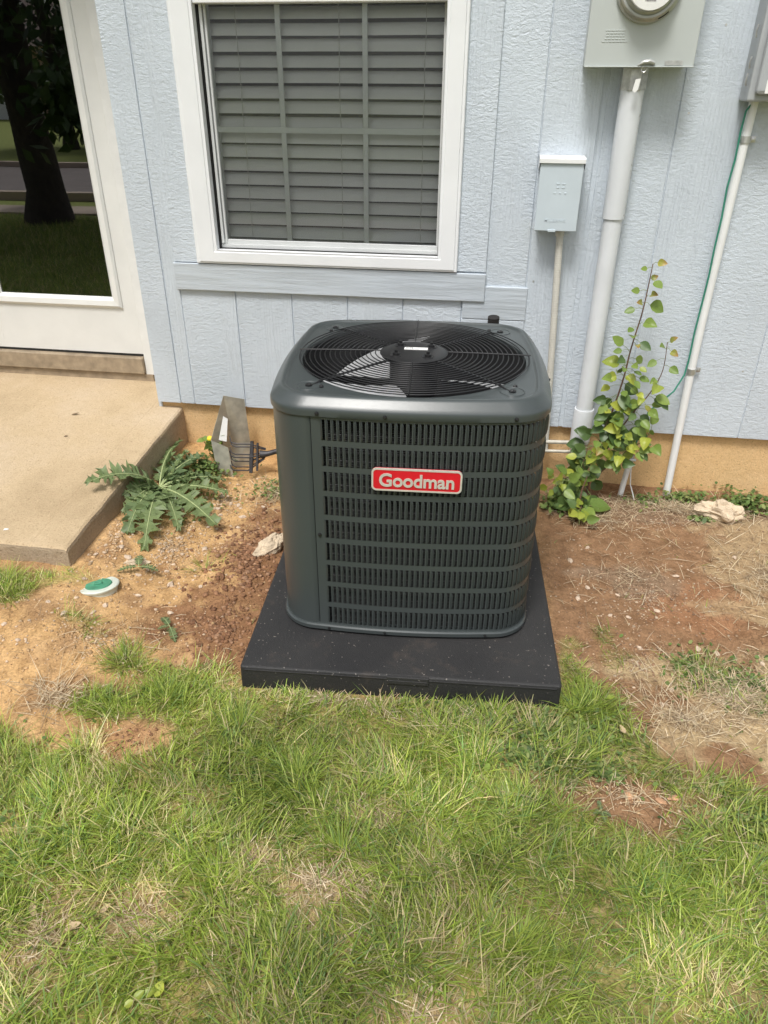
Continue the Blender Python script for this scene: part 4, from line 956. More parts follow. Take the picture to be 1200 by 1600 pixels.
def rock_mesh(seed, sx, sy, sz, sub=3, rough=0.3):
    rr = np.random.default_rng(seed); bm = bmesh.new(); bmesh.ops.create_icosphere(bm, subdivisions=sub, radius=1.0)
    pl = [(Vector(rr.normal(size=3)).normalized(), rr.uniform(0.55, 0.9)) for _ in range(9)]; sd = rr.uniform(0, 50)
    import mathutils
    for v in bm.verts:
        for n_, d in pl:
            e = v.co.dot(n_) - d
            if e > 0: v.co -= n_*e*0.9
        v.co *= 1 + rough*mathutils.noise.noise(v.co*1.8 + Vector((sd, 0, 0))) + rough*0.45*mathutils.noise.noise(v.co*5 + Vector((0, sd, 0))) + rough*0.25*mathutils.noise.noise(v.co*11 + Vector((0, sd, 3)))
        v.co = Vector((v.co.x*sx, v.co.y*sy, v.co.z*sz))
    mb = MB().bm(bm); return mb
def rock(name, x, y, dz, rz, seed, sx, sy, sz, mat, label, cat='rock', sub=3, group=None, tilt=(0, 0), rough=0.3):
    o = mk(name, rock_mesh(seed, sx, sy, sz, sub, rough), mat); o.location = (x, y, float(zg(x, y)) + dz); o.rotation_euler = (tilt[0], tilt[1], rz)
    return tag(o, label, cat, group)
rock('limestone_rock', 1.165, -0.205, 0.022, R(-22), 21, 0.085, 0.050, 0.058, M['limestone'], 'large pale pitted limestone rock near the foot of the thin conduit', sub=4, rough=0.42, tilt=(R(-8), R(6)))
rock('limestone_rock', -0.565, -0.745, 0.018, R(62), 22, 0.070, 0.038, 0.034, M['limestone'], 'pale rock wedged upright against the edge of the black pad', sub=4, rough=0.35, tilt=(R(-25), R(-12)))
rock('limestone_rock', -1.005, -0.925, 0.0, R(24), 23, 0.048, 0.024, 0.013, M['limestone'], 'flat pale rock half sunk in soil between cleanout cap and thistle', sub=3)
for k, (x, y, s) in enumerate(((0.735, -1.660, 0.016), (0.625, -1.668, 0.014), (0.70, -1.675, 0.012))):
    rock('brick_chip', x, y, 0.004, R(70*k+20), 60+k, s*1.25, s*0.7, 0.006, M['brick_chip'], 'orange brick chip lying in the bare patch of the lawn', 'brick chip', 2, 'brick chips in the bare lawn patch')
rr = random.Random(31)
spots = [(-0.785, -0.90), (-0.90, -0.30), (-0.94, -0.40), (-0.88, -0.36), (-0.86, -0.47), (-0.83, -0.53), (-0.80, -0.42), (-0.98, -0.52), (-1.06, -0.93), (-0.96, -1.0), (-0.91, -0.94), (-0.86, -1.02), (-0.83, -0.76), (-0.92, -0.72), (-1.10, -0.86), (-1.14, -0.92), (-1.12, -0.79), (-0.99, -1.17), (-1.02, -1.22), (-0.93, -1.10),
         (-1.10, -1.27), (-1.18, -1.24), (-0.87, -0.60), (-0.74, -0.60), (-0.76, -0.50), (-0.70, -0.42), (-1.24, -1.34), (-1.15, -1.42), (-0.78, -1.13), (-0.72, -1.0)]
for k, (x, y) in enumerate(spots):
    s = rr.uniform(0.009, 0.016); rock('stone_chip', x + rr.uniform(-0.02, 0.02), y + rr.uniform(-0.02, 0.02), s*0.15, rr.uniform(0, 6), 100+k, s*rr.uniform(0.9, 1.4), s*rr.uniform(0.6, 0.9), s*0.55, M['chip'],
         'small pale stone chip on bare soil between slab and black pad', 'stone', 2, 'stone chips between slab and pad')
for k in range(16):
    x, y = ((0.735, -1.08), (0.915, -1.06), (0.97, -1.07), (0.60, -0.78), (0.66, -0.93), (0.72, -0.93), (0.82, -0.88), (0.92, -0.66), (0.55, -0.62), (0.62, -0.52), (1.09, -1.11), (0.76, -1.33), (0.80, -1.26), (0.70, -0.80), (0.56, -0.85), (1.16, -0.5))[k]
    s = rr.uniform(0.008, 0.013); rock('stone_chip', x, y, s*0.15, rr.uniform(0, 6), 200+k, s*1.2, s*0.75, s*0.5, M['chip'], 'small pale stone chip on brown soil between black pad and large limestone rock', 'stone', 2, 'stone chips between pad and limestone rock')

# ------------------------------------------------------------------ plants
def leaf_blade(L, Wd, fold=0.25, droop=0.25, n=7, serr=0.0, seed=0, tipx=1.25):
    # ovate leaf from the origin along +x, folded on its midrib, drooping to the tip
    rr2 = random.Random(seed); vs = []; fs = []
    for i in range(n+1):
        t = i/n; w = Wd*math.sin(PI*t**0.85)**0.75*(1 - 0.10*t) if 0 < t < 1 else 0.0
        z = -droop*L*t*t + 0.02*L*math.sin(6*t + seed); j = 1 + serr*rr2.uniform(-1, 1)
        vs += [(L*t, w*j, z + fold*w + 0.05*w*rr2.uniform(-1, 1)), (L*t, w*0.5, z + fold*w*0.38), (L*t, 0, z), (L*t, -w*0.5, z + fold*w*0.38), (L*t, -w*j, z + fold*w + 0.05*w*rr2.uniform(-1, 1))]
    for i in range(n):
        for k in range(4): fs.append((i*5+k, i*5+k+1, (i+1)*5+k+1, (i+1)*5+k))
    return MB().add(vs, fs, True)
LEAF = {}
for key in ('leaf_dark', 'leaf_mid', 'leaf_lime', 'leaf_young'):
    LEAF[key] = []
    for k in range(3):
        me = leaf_blade(1.0, 0.36 + 0.05*k, 0.18 + 0.16*k, 0.16 + 0.14*k, 8, 0.06, k+len(key)).mesh('leaf'); me.materials.append(M[key]); LEAF[key].append(me)
def orient(p, direction, normal, size):
    d = Vector(direction).normalized(); n = Vector(normal); y = n.cross(d).normalized(); z = d.cross(y)
    return Matrix(((d.x*size, y.x*size, z.x*size, p[0]), (d.y*size, y.y*size, z.y*size, p[1]), (d.z*size, y.z*size, z.z*size, p[2]), (0, 0, 0, 1)))
def build_sapling():
    base = Vector((0.640, -0.150, 0.0)); S = thing('sapling', base, 'leafy green sapling growing at the wall beside the thick conduit', 'sapling')
    rr = random.Random(12)
    stems = {
        'A': [(0.640, -0.150, -0.02), (0.645, -0.14, 0.13), (0.667, -0.14, 0.303), (0.692, -0.14, 0.416), (0.712, -0.14, 0.55), (0.720, -0.14, 0.664), (0.737, -0.14, 0.799), (0.742, -0.14, 0.892), (0.744, -0.14, 0.977)],
        'B': [(0.655, -0.145, 0.20), (0.711, -0.155, 0.297), (0.759, -0.16, 0.401), (0.815, -0.16, 0.498), (0.846, -0.16, 0.590), (0.843, -0.16, 0.702)],
        'C': [(0.645, -0.15, 0.06), (0.60, -0.19, 0.12), (0.545, -0.21, 0.135), (0.50, -0.23, 0.12)],
        'D': [(0.648, -0.15, 0.10), (0.72, -0.175, 0.20), (0.778, -0.18, 0.273), (0.822, -0.18, 0.305), (0.844, -0.18, 0.361)],
        'E': [(0.648, -0.15, 0.12), (0.600, -0.20, 0.20), (0.63, -0.22, 0.262), (0.665, -0.22, 0.30)],
        'F': [(0.642, -0.16, 0.02), (0.62, -0.24, 0.06), (0.60, -0.33, 0.05), (0.595, -0.40, 0.02)]}
    smooth = {}
    for k, p in stems.items():
        p = [Vector(q) for q in p]; out = []
        for i in range(len(p)-1):
            for j in range(5):
                t = j/5; p0, p1, p2, p3 = p[max(i-1, 0)], p[i], p[i+1], p[min(i+2, len(p)-1)]
                out.append(0.5*((2*p1) + (p2-p0)*t + (2*p0-5*p1+4*p2-p3)*t*t + (3*p1-p0-3*p2+p3)*t**3))
        out.append(p[-1]); smooth[k] = out; r0 = {'A': 0.0052, 'B': 0.0040}.get(k, 0.0028)
        mk('stem', MB().tube(out, [r0*(1-0.72*i/len(out)) for i in range(len(out))], 7), M['stem'], S)
    pet = MB()
    def leaf(anchor, pos, size, key, up=0.5):
        pos = Vector(pos); anchor = Vector(anchor)
        d = (pos - anchor); d = d.normalized() if d.length > 1e-4 else Vector((0, -1, 0))
        d = (d + Vector((rr.uniform(-0.4, 0.4), rr.uniform(-0.3, 0.2), rr.uniform(-0.45, 0.25)))).normalized()
        nrm = Vector((rr.uniform(-0.5, 0.5), -1.0 + rr.uniform(-0.2, 0.5), up + rr.uniform(-0.3, 0.5)))
        pet.tube([anchor, anchor*0.5 + pos*0.5 + Vector((0, 0, 0.004)), pos], 0.0009, 4, False)
        mk('leaf', rr.choice(LEAF[key]), None, S, orient(pos - base, d, nrm, size))
    def side(st, t): # point on stem
        p = smooth[st]; x = t*(len(p)-1); i = min(int(x), len(p)-2); return p[i].lerp(p[i+1], x-i)
    # tall shoot, leaf by leaf from the tip down
    for t, dx, dz, s, key in ((0.995, 0.012, 0.010, 0.026, 'leaf_young'), (0.97, -0.018, 0.0, 0.020, 'leaf_mid'), (0.93, 0.012, -0.012, 0.034, 'leaf_mid'), (0.91, 0.004, 0.006, 0.018, 'leaf_young'), (0.86, -0.030, 0.004, 0.026, 'leaf_mid'), (0.83, 0.012, 0.008, 0.024, 'leaf_young'), (0.80, 0.018, -0.006, 0.042, 'leaf_mid'),
                              (0.79, -0.012, 0.012, 0.022, 'leaf_young'), (0.77, -0.030, 0.0, 0.030, 'leaf_mid'), (0.71, 0.016, 0.008, 0.036, 'leaf_mid'), (0.70, -0.022, 0.004, 0.026, 'leaf_mid'), (0.67, -0.006, 0.006, 0.036, 'leaf_mid'), (0.66, 0.020, -0.004, 0.038, 'leaf_dark'), (0.65, 0.008, 0.0, 0.022, 'leaf_young'), (0.62, -0.034, 0.002, 0.026, 'leaf_mid'), (0.60, -0.022, -0.004, 0.032, 'leaf_dark'),
                              (0.57, 0.018, 0.002, 0.026, 'leaf_mid'), (0.55, -0.028, 0.004, 0.046, 'leaf_lime'), (0.54, 0.028, 0.0, 0.028, 'leaf_mid'), (0.52, 0.05, -0.008, 0.030, 'leaf_mid'), (0.51, 0.006, 0.0, 0.036, 'leaf_lime'), (0.48, 0.032, -0.01, 0.024, 'leaf_mid'), (0.47, -0.045, 0.0, 0.028, 'leaf_lime'), (0.46, 0.012, -0.014, 0.052, 'leaf_dark')):
        a = side('A', t); leaf(a, a + Vector((dx, rr.uniform(-0.03, 0.0), dz)), s*1.35, key)
    for t, dx, dz, s, key in ((0.99, 0.008, 0.006, 0.026, 'leaf_young'), (0.95, 0.012, -0.006, 0.024, 'leaf_young'), (0.94, -0.010, 0.010, 0.038, 'leaf_mid'), (0.88, -0.034, -0.004, 0.034, 'leaf_mid'), (0.84, 0.018, 0.0, 0.032, 'leaf_mid'), (0.74, -0.014, 0.0, 0.024, 'leaf_mid'), (0.71, 0.0, -0.004, 0.044, 'leaf_lime'), (0.60, 0.022, -0.004, 0.050, 'leaf_mid'), (0.58, 0.024, -0.008, 0.052, 'leaf_dark'), (0.53, 0.008, -0.006, 0.032, 'leaf_young'),
                              (0.50, -0.022, -0.002, 0.048, 'leaf_mid'), (0.47, -0.05, 0.006, 0.050, 'leaf_lime'), (0.44, 0.022, -0.01, 0.038, 'leaf_dark'), (0.40, -0.024, 0.0, 0.040, 'leaf_mid'), (0.38, 0.04, -0.02, 0.044, 'leaf_lime'), (0.34, -0.02, -0.004, 0.052, 'leaf_lime'), (0.30, 0.024, -0.01, 0.064, 'leaf_dark'), (0.27, 0.01, -0.016, 0.058, 'leaf_dark'), (0.24, 0.045, -0.012, 0.042, 'leaf_mid')):
        a = side('B', t); leaf(a, a + Vector((dx, rr.uniform(-0.03, 0.0), dz)), s*1.25, key)
    for st, keys, n in (('C', ('leaf_mid', 'leaf_mid', 'leaf_lime', 'leaf_dark'), 20), ('D', ('leaf_mid', 'leaf_lime', 'leaf_mid'), 12), ('E', ('leaf_lime', 'leaf_mid', 'leaf_young', 'leaf_lime'), 14), ('F', ('leaf_mid', 'leaf_dark', 'leaf_lime'), 7)):
        for k in range(n):
            a = side(st, 0.25 + 0.75*(k+0.5)/n); leaf(a, a + Vector((rr.uniform(-0.035, 0.035), rr.uniform(-0.04, 0.015), rr.uniform(-0.025, 0.03))), rr.uniform(0.030, 0.052), rr.choice(keys))
    for k in range(42):   # old dark leaves about the middle
        a = side('A', rr.uniform(0.08, 0.44)); s = rr.uniform(0.046, 0.070)
        leaf(a, a + Vector((rr.uniform(-0.060, 0.055), rr.uniform(-0.035, 0.02), rr.uniform(-0.03, 0.03))), s, rr.choice(('leaf_dark', 'leaf_dark', 'leaf_dark', 'leaf_mid')))
    for k in range(30):
        a = side(rr.choice(('A', 'A', 'B')), rr.uniform(0.15, 0.60)); leaf(a, a + Vector((rr.uniform(-0.06, 0.06), rr.uniform(-0.055, -0.02), rr.uniform(-0.03, 0.03))), rr.uniform(0.030, 0.050), rr.choice(('leaf_lime', 'leaf_mid', 'leaf_mid')))
    for k in range(22):
        a = side(rr.choice(('B', 'D', 'A')), rr.uniform(0.25, 0.62)); leaf(a, a + Vector((rr.uniform(-0.05, 0.06), rr.uniform(-0.04, 0.02), rr.uniform(-0.035, 0.03))), rr.uniform(0.036, 0.058), rr.choice(('leaf_mid', 'leaf_dark', 'leaf_mid')))
    for k in range(30):   # low mound toward the condenser
        a = side('C', rr.uniform(0.1, 1.0)); leaf(a, a + Vector((rr.uniform(-0.07, 0.06), rr.uniform(-0.05, 0.03), rr.uniform(-0.10, 0.03))), rr.uniform(0.040, 0.062), rr.choice(('leaf_dark', 'leaf_dark', 'leaf_mid', 'leaf_mid', 'leaf_lime')))
    stuff(mk('leaf_stalks', pet, M['green_stem'], S))
build_sapling()
def build_dock():
    base = Vector((0.60, -0.27, float(zg(0.60, -0.27)))); D = thing('broadleaf_weed', base, 'broad-leaved weed lying flat on soil at the foot of the sapling', 'weed')
    for k, (dx, dy, L, key, z) in enumerate(((-1, -0.05, 0.085, 'leaf_dark', 0.06), (0.98, 0.30, 0.125, 'leaf_mid', 0.10), (-0.15, -1, 0.07, 'leaf_mid', 0.1), (0.5, -0.6, 0.075, 'leaf_mid', 0.10), (0.1, 0.8, 0.07, 'leaf_dark', 0.5), (-0.4, -0.7, 0.06, 'leaf_lime', 0.1), (0.15, -1.0, 0.085, 'leaf_lime', 0.02))):
        mk('leaf', LEAF[key][k % 2], None, D, orient(Vector((dx*0.02, dy*0.02, 0.03)), (dx, dy, z), (0, -0.25, 1), L))
    mk('crown_stalk', MB().tube([base + Vector((0, 0, -0.02)), base + Vector((0.0, 0.0, 0.04)), base + Vector((0.005, 0.01, 0.11)), base + Vector((0.02, 0.03, 0.16))], [0.005, 0.004, 0.003, 0.002], 6), M['stem'], D)
build_dock()

def thistle_leaf(base, tip, W0, arch, seed, roll=0.0):
    base = Vector(base); tip = Vector(tip); ax = tip-base; L = ax.length; ax.normalize()
    sd = ax.cross(Vector((0, 0, 1))).normalized(); up = sd.cross(ax); sd2 = sd*math.cos(roll) + up*math.sin(roll); up = sd2.cross(ax); sd = sd2
    rr2 = random.Random(seed); pat = [0.20, 0.30, 0.78, 0.62, 1.0, 0.58, 0.80, 0.28]; shift = [0, 0.0, 0.005, 0.01, 0.045, 0.02, 0.035, 0.01]
    nl = 6; n = nl*len(pat); rib = []; vs = []; fs = []
    def pt(t): return base + ax*(L*t) + up*(arch*4*t*(1-t)*L)
    env = lambda t: 1.28*W0*(0.22 + 0.78*math.sin(PI*min(1, (t*0.92+0.06))**0.9)**0.8)*(1.0 if t < 0.9 else (1-t)/0.1*0.75+0.25)
    for i in range(n+1):
        t = 0.12 + 0.88*i/n; k = i % len(pat); w = env(t)*pat[k]*rr2.uniform(0.70, 1.2) if i < n else 0.0
        c = pt(t); cr = rr2.uniform(-0.2, 0.2)*W0; ws = env(t)*0.2
        for s in (1, -1):
            e = pt(min(1.0, t + shift[k])) + sd*(s*w) + up*(0.22*w + cr*(0.5 + pat[k])); vs.append(e)
        vs += [c + sd*(0.45*w) + up*(0.02*w + cr*0.3), c - sd*(0.45*w) + up*(0.02*w - cr*0.3), c]
    for i in range(n):
        a, b = i*5, (i+1)*5
        fs += [(a, a+2, b+2, b), (a+2, a+4, b+4, b+2), (a+4, a+3, b+3, b+4), (a+3, a+1, b+1, b+3)]
    rib = [pt(t) + up*0.0015 for t in np.linspace(0, 0.97, 12)]
    return MB().add(vs, fs, True), MB().tube(rib, [min(0.0042, W0*0.075)*(1-0.8*i/11) for i in range(12)], 6)
def build_thistle(base, tips, label, name='thistle'):
    base = Vector(base); T = thing(name, base, label, 'thistle')
    for k, (tip, w, arch, roll) in enumerate(tips):
        lf, rb = thistle_leaf(base + Vector((0, 0, 0.012)), tip, w, arch, 40+k*3, roll); o = mk('leaf', lf, M['thistle'], T); mk('midrib', rb, M['thistle_rib'], o)
bz = 0.055
build_thistle((-1.125, -0.440, bz), [((-1.285, -0.705, 0.215), 0.062, 0.16, 0.25), ((-1.10, -0.800, 0.060), 0.052, 0.14, 0.0), ((-1.005, -0.865, 0.045), 0.060, 0.12, 0.1), ((-0.800, -0.655, 0.040), 0.056, 0.10, -0.1), ((-0.84, -0.41, 0.050), 0.05, 0.08, 0.0), ((-0.90, -0.30, 0.055), 0.052, 0.10, 0.1),
               ((-1.03, -0.18, 0.10), 0.055, 0.10, 0.1), ((-1.165, -0.10, 0.13), 0.052, 0.08, 0.6), ((-1.10, -0.18, 0.12), 0.045, 0.05, 0.4), ((-0.93, -0.72, 0.05), 0.04, 0.10, 0.2), ((-1.16, -0.70, 0.09), 0.045, 0.16, 0.3), ((-1.00, -0.32, 0.09), 0.042, 0.05, 0.2), ((-1.06, -0.60, 0.06), 0.035, 0.1, 0.0), ((-1.20, -0.62, 0.12), 0.040, 0.2, 0.4)],
              'large spiny green thistle sprawling over the edge of the concrete slab')
build_thistle((-0.975, -0.975, 0.035), [((-0.90, -0.985, 0.045), 0.016, 0.1, 0), ((-1.00, -0.91, 0.05), 0.016, 0.1, 0), ((-1.04, -1.01, 0.045), 0.014, 0.1, 0)], 'tiny thistle seedling sprouting beside the flat pale rock')
build_thistle((-0.755, -1.235, 0.004), [((-0.71, -1.30, 0.01), 0.014, 0.1, 0), ((-0.80, -1.19, 0.01), 0.014, 0.1, 0), ((-0.79, -1.25, 0.012), 0.010, 0.1, 0)], 'tiny thistle seedling alone on dark soil near the pad corner')
build_thistle((0.55, -1.735, 0.0), [((0.572, -1.745, 0.012), 0.007, 0.1, 0), ((0.530, -1.745, 0.014), 0.007, 0.1, 0), ((0.545, -1.705, 0.014), 0.007, 0.1, 0), ((0.556, -1.765, 0.012), 0.007, 0.1, 0)], 'tiny green seedling in the bare patch among brick chips')
def build_dandelion():
    b = Vector((-0.99, -0.11, 0.05)); D = thing('yellow_wildflower', b, 'small yellow wildflower with leafy stems beside the scrap sheet metal', 'wildflower')
    rr = random.Random(6)
    for k in range(9):
        x, y = rr.uniform(-0.05, 0.04), rr.uniform(-0.05, 0.03); h = rr.uniform(0.06, 0.15); top = b + Vector((x, y, h))
        mk('stem', MB().tube([b + Vector((x*0.2, y*0.2, -0.02)), b + Vector((x*0.7, y*0.7, h*0.55)), top], 0.0014, 5), M['green_stem'], D)
        for j in range(4):
            p = b + Vector((x, y, h))*rr.uniform(0.3, 1.0); mk('leaf', rr.choice(LEAF['leaf_mid']), None, D, orient(p-b, (rr.uniform(-1, 1), rr.uniform(-1, 0.3), rr.uniform(-0.1, 0.7)), (0, -0.6, 1), rr.uniform(0.018, 0.034)))
    fl = b + Vector((-0.005, -0.055, 0.128)); mk('flower_head', MB().lathe([(0.0001, -0.004), (0.006, 0.0), (0.0125, 0.005), (0.009, 0.009), (0.0001, 0.010)], 11, Matrix.Translation(fl) @ Matrix.Rotation(R(35), 4, 'X')), M['yellow'], D)
    mk('stem', MB().tube([b, b + Vector((0, -0.03, 0.07)), fl], 0.0014, 5), M['green_stem'], D)
build_dandelion()

# ------------------------------------------------------------------ grass, straw, pebbles
def inside_pad(x, y, m=0.0):
    u, v = pad_local(x, y); return np.maximum(np.abs(u), np.abs(v)) < PADS/2 + m
def blades(name, x, y, L, W, az, lean, curl, col, mat, z=None, seg=3, label=None):
    n = len(x); z = zg(x, y) if z is None else z
    P = np.stack([x, y, z-0.004], 1); h = np.stack([np.cos(az), np.sin(az), np.zeros(n)], 1); sd = np.stack([-np.sin(az), np.cos(az), np.zeros(n)], 1)
    tw = rng.uniform(-0.7, 0.7, n)
    pts = []; ang = lean.copy(); cur = P.copy()
    for k in range(seg+1):
        pts.append(cur.copy()); step = (L/seg)[:, None]
        cur = cur + step*(h*np.sin(ang)[:, None] + np.array([0, 0, 1.0])*np.cos(ang)[:, None]); ang = np.minimum(ang + curl/seg, 1.75)
        cur[:, 2] = np.maximum(cur[:, 2], z + 0.002)
    V = []; wprof = [0.8, 1.0, 0.75]
    for k in range(seg):
        s2 = sd*np.cos(tw)[:, None] + np.array([0, 0, 1.0])*np.sin(tw)[:, None]*0.6
        w = (W*wprof[min(k, 2)])[:, None]*0.5; V += [pts[k] - s2*w, pts[k] + s2*w]
    V.append(pts[seg]); V = np.stack(V, 1); nv = V.shape[1]
    base = (np.arange(n)*nv)[:, None]; tri = []
    for k in range(seg-1): a = 2*k; tri += [(a, a+1, a+3), (a, a+3, a+2)]
    a = 2*(seg-1); tri.append((a, a+1, a+2))
    T = (base[:, :, None] + np.array(tri)[None]).reshape(-1, 3)
    return V.reshape(-1, 3), T, np.repeat(col, nv, 0)
def join_np(parts):
    V, T, Cc, o = [], [], [], 0
    for v, t, c in parts: V.append(v); T.append(t+o); Cc.append(c); o += len(v)
    return np.concatenate(V), np.concatenate(T), np.concatenate(Cc)
def build_grass():
    parts = []
    def scatter(n, x0, x1, y0, y1, scale=1.0):
        x = rng.uniform(x0, x1, n); y = rng.uniform(y0, y1, n)
        d = lawn_density(x, y)
        keep = (rng.uniform(0, 1, n) < d*(0.45 + 0.55*sstep(0.30, 0.55, fbm(x, y, 11, 21)))) & ~inside_pad(x, y, 0.004) & ~((x < -1.19) & (y > -1.03))
        return x[keep], y[keep], d[keep]
    cg = np.array([(0.230, 0.325, 0.055), (0.305, 0.385, 0.065), (0.390, 0.445, 0.110), (0.185, 0.285, 0.085), (0.56, 0.49, 0.26)])
    for n, box, big in ((235000, (-1.55, 1.35, -2.62, -0.95), 1.0), (34000, (-2.6, 2.4, -4.2, -2.6), 1.4), (14000, (1.3, 2.6, -2.7, -1.0), 1.2), (12000, (-2.6, -1.5, -2.7, -1.0), 1.2)):
        x, y, d = scatter(n, *box); m = len(x)
        # blades follow clump directions
        flow = fbm(x, y, 5.0, 31)*4*PI*1.6 + rng.normal(0, 0.95, m)
        tall = sstep(0.36, 0.62, fbm(x, y, 6.5, 33)); patch = fbm(x, y, 4.0, 35)
        edge = sstep(0.0, 0.14, np.maximum(np.abs(pad_local(x, y)[0]), np.abs(pad_local(x, y)[1])) - PADS/2)
        L = rng.gamma(5, 1/5, m)*(0.034 + 0.034*tall)*(0.55 + 0.45*d)*(0.5 + 0.5*edge)*big; L = np.clip(L, 0.012, 0.13)
        W = rng.uniform(0.0012, 0.0026, m)*(0.8 + 0.4*tall)*big
        lean = np.abs(rng.normal(0.98, 0.36, m)); curl = rng.uniform(0.0, 0.9, m)
        dry = np.clip(0.12 + 0.42*sstep(0.52, 0.66, fbm(x, y, 8, 36)) + 0.55*(1-d), 0, 0.85)
        idx = np.where(rng.uniform(0, 1, m) < dry, 4, np.where(rng.uniform(0, 1, m) < 0.25 + 0.6*sstep(0.5, 0.6, patch), 1, np.where(rng.uniform(0, 1, m) < 0.35, 2, np.where(rng.uniform(0, 1, m) < 0.5, 3, 0))))
        col = cg[idx]*rng.uniform(0.65, 1.35, (m, 1))*(0.80 + 0.55*sstep(0.34, 0.62, fbm(x, y, 3.2, 45)))[:, None]*(1 + rng.normal(0, 0.05, (m, 3)))
        parts.append(blades('g', x, y, L, W, flow, lean, curl, col, None))
    # longer blades lying over the sward
    x, y, d = scatter(30000, -1.5, 1.35, -2.6, -1.15); m = len(x); tall = sstep(0.36, 0.62, fbm(x, y, 6.5, 33))
    flow = fbm(x, y, 4.0, 37)*4*PI*1.5 + rng.normal(0, 0.8, m); edge = sstep(0.0, 0.16, np.maximum(np.abs(pad_local(x, y)[0]), np.abs(pad_local(x, y)[1])) - PADS/2)
    col = cg[rng.choice(5, m, p=(0.24, 0.30, 0.26, 0.12, 0.08))]*rng.uniform(0.75, 1.3, (m, 1))
    parts.append(blades('g', x, y, rng.uniform(0.045, 0.095, m)*(0.5 + 0.5*edge)*(0.6 + 0.4*d), rng.uniform(0.0022, 0.0038, m), flow, np.abs(rng.normal(0.80, 0.28, m)), rng.uniform(0.3, 1.2, m), col, None))
    x, y, d = scatter(60000, -6.8, -1.8, -5.9, -3.6); m = len(x)   # rougher sward under the shade tree
    parts.append(blades('g', x, y, rng.uniform(0.05, 0.12, m), rng.uniform(0.004, 0.008, m), rng.uniform(0, 2*PI, m), np.abs(rng.normal(0.7, 0.3, m)), rng.uniform(0.2, 1.0, m), cg[rng.choice(5, m)]*rng.uniform(0.7, 1.2, (m, 1)), None))
    x, y, d = scatter(40000, -6.8, -2.6, -3.6, -1.2); m = len(x)
    parts.append(blades('g', x, y, rng.uniform(0.04, 0.10, m), rng.uniform(0.004, 0.007, m), rng.uniform(0, 2*PI, m), np.abs(rng.normal(0.7, 0.3, m)), rng.uniform(0.2, 1.0, m), cg[rng.choice(5, m)]*rng.uniform(0.7, 1.2, (m, 1)), None))
    # fountain-like tufts
    for cx, cy, n in ((-0.64, -1.53, 420), (-0.79, -1.585, 260), (-0.825, -1.405, 220), (0.565, -1.37, 420), (0.515, -1.40, 200), (-0.40, -1.60, 350), (-0.20, -1.75, 520), (0.30, -1.90, 420), (0.10, -1.64, 260), (0.66, -1.93, 420), (0.85, -1.85, 420), (-0.55, -1.95, 420), (-1.40, -1.16, 380), (-0.76, -0.895, 46), (-1.33, -1.20, 220), (0.28, -1.48, 220), (-0.30, -2.05, 320), (0.35, -2.10, 380), (-0.05, -1.93, 300)):
        a = rng.uniform(0, 2*PI, n); rad = np.abs(rng.normal(0, 0.035, n)); x = cx + rad*np.cos(a); y = cy + rad*np.sin(a); L = rng.uniform(0.035, 0.090, n); W = rng.uniform(0.0014, 0.0027, n); n_ = n
        ok = ~inside_pad(x, y, 0.004); col = cg[rng.choice(4, n, p=(0.35, 0.35, 0.15, 0.15))]*rng.uniform(0.8, 1.2, (n, 1))
        parts.append(tuple(blades('g', x[ok], y[ok], L[ok], W[ok], (a + rng.normal(0, 0.4, n))[ok], np.abs(rng.normal(0.85, 0.30, n))[ok], rng.uniform(0.2, 0.9, n)[ok], col[ok], None)))
    # stray blades on the soil and along the foundation
    n = 900; x = rng.uniform(-1.2, 1.4, n); y = rng.uniform(-1.6, -0.05, n); k = (fbm(x, y, 6, 41) > 0.55) & ~inside_pad(x, y, 0.01) & ~((x < -1.17)); x, y = x[k], y[k]; n = len(x)
    parts.append(blades('g', x, y, rng.uniform(0.015, 0.05, n), rng.uniform(0.0015, 0.0026, n), rng.uniform(0, 2*PI, n), rng.uniform(0.6, 1.3, n), rng.uniform(0.2, 0.9, n), cg[rng.choice(5, n)]*rng.uniform(0.8, 1.1, (n, 1)), None))
    V, T, c = join_np(parts); me = np_mesh('grass', V, T, c, M['grass'])
    o = bpy.data.objects.new('grass', me); C.objects.link(o); stuff(o); tag(o, 'patchy green and yellowing lawn grass before the pad', 'grass')
    # dry straw on the far soil, under the wall and in thin patches of the lawn
    parts = []; cs = np.array([(0.60, 0.48, 0.31), (0.50, 0.38, 0.24), (0.70, 0.59, 0.42), (0.34, 0.25, 0.16)])
    for cx, cy, rx, ry, n, l in ((0.98, -1.28, 0.32, 0.18, 1500, 0.045), (1.25, -0.62, 0.26, 0.44, 1000, 0.05), (0.80, -1.38, 0.16, 0.10, 380, 0.05), (1.0, -0.16, 0.50, 0.10, 1300, 0.05), (0.66, -0.30, 0.20, 0.12, 500, 0.06), (0.75, -0.7, 0.4, 0.4, 260, 0.05), (-0.62, -0.30, 0.18, 0.14, 900, 0.05),
                                 (-0.45, -2.16, 0.14, 0.10, 260, 0.028), (-0.62, -2.22, 0.12, 0.13, 300, 0.030), (-0.09, -2.02, 0.07, 0.09, 220, 0.024), (0.02, -1.83, 0.08, 0.05, 160, 0.026), (-0.25, -1.98, 0.08, 0.05, 120, 0.026), (-0.95, -1.58, 0.12, 0.07, 260, 0.06), (0.2, -1.50, 0.3, 0.06, 450, 0.035), (-0.2, -1.46, 0.25, 0.04, 300, 0.035), (0.0, -2.0, 0.9, 0.5, 1500, 0.030), (0.17, -2.24, 0.1, 0.06, 140, 0.03), (-0.85, -1.35, 0.3, 0.2, 160, 0.04), (-0.95, -0.8, 0.2, 0.4, 120, 0.03), (0.9, -1.9, 0.3, 0.3, 500, 0.05), (0.63, -1.67, 0.18, 0.07, 120, 0.04)):
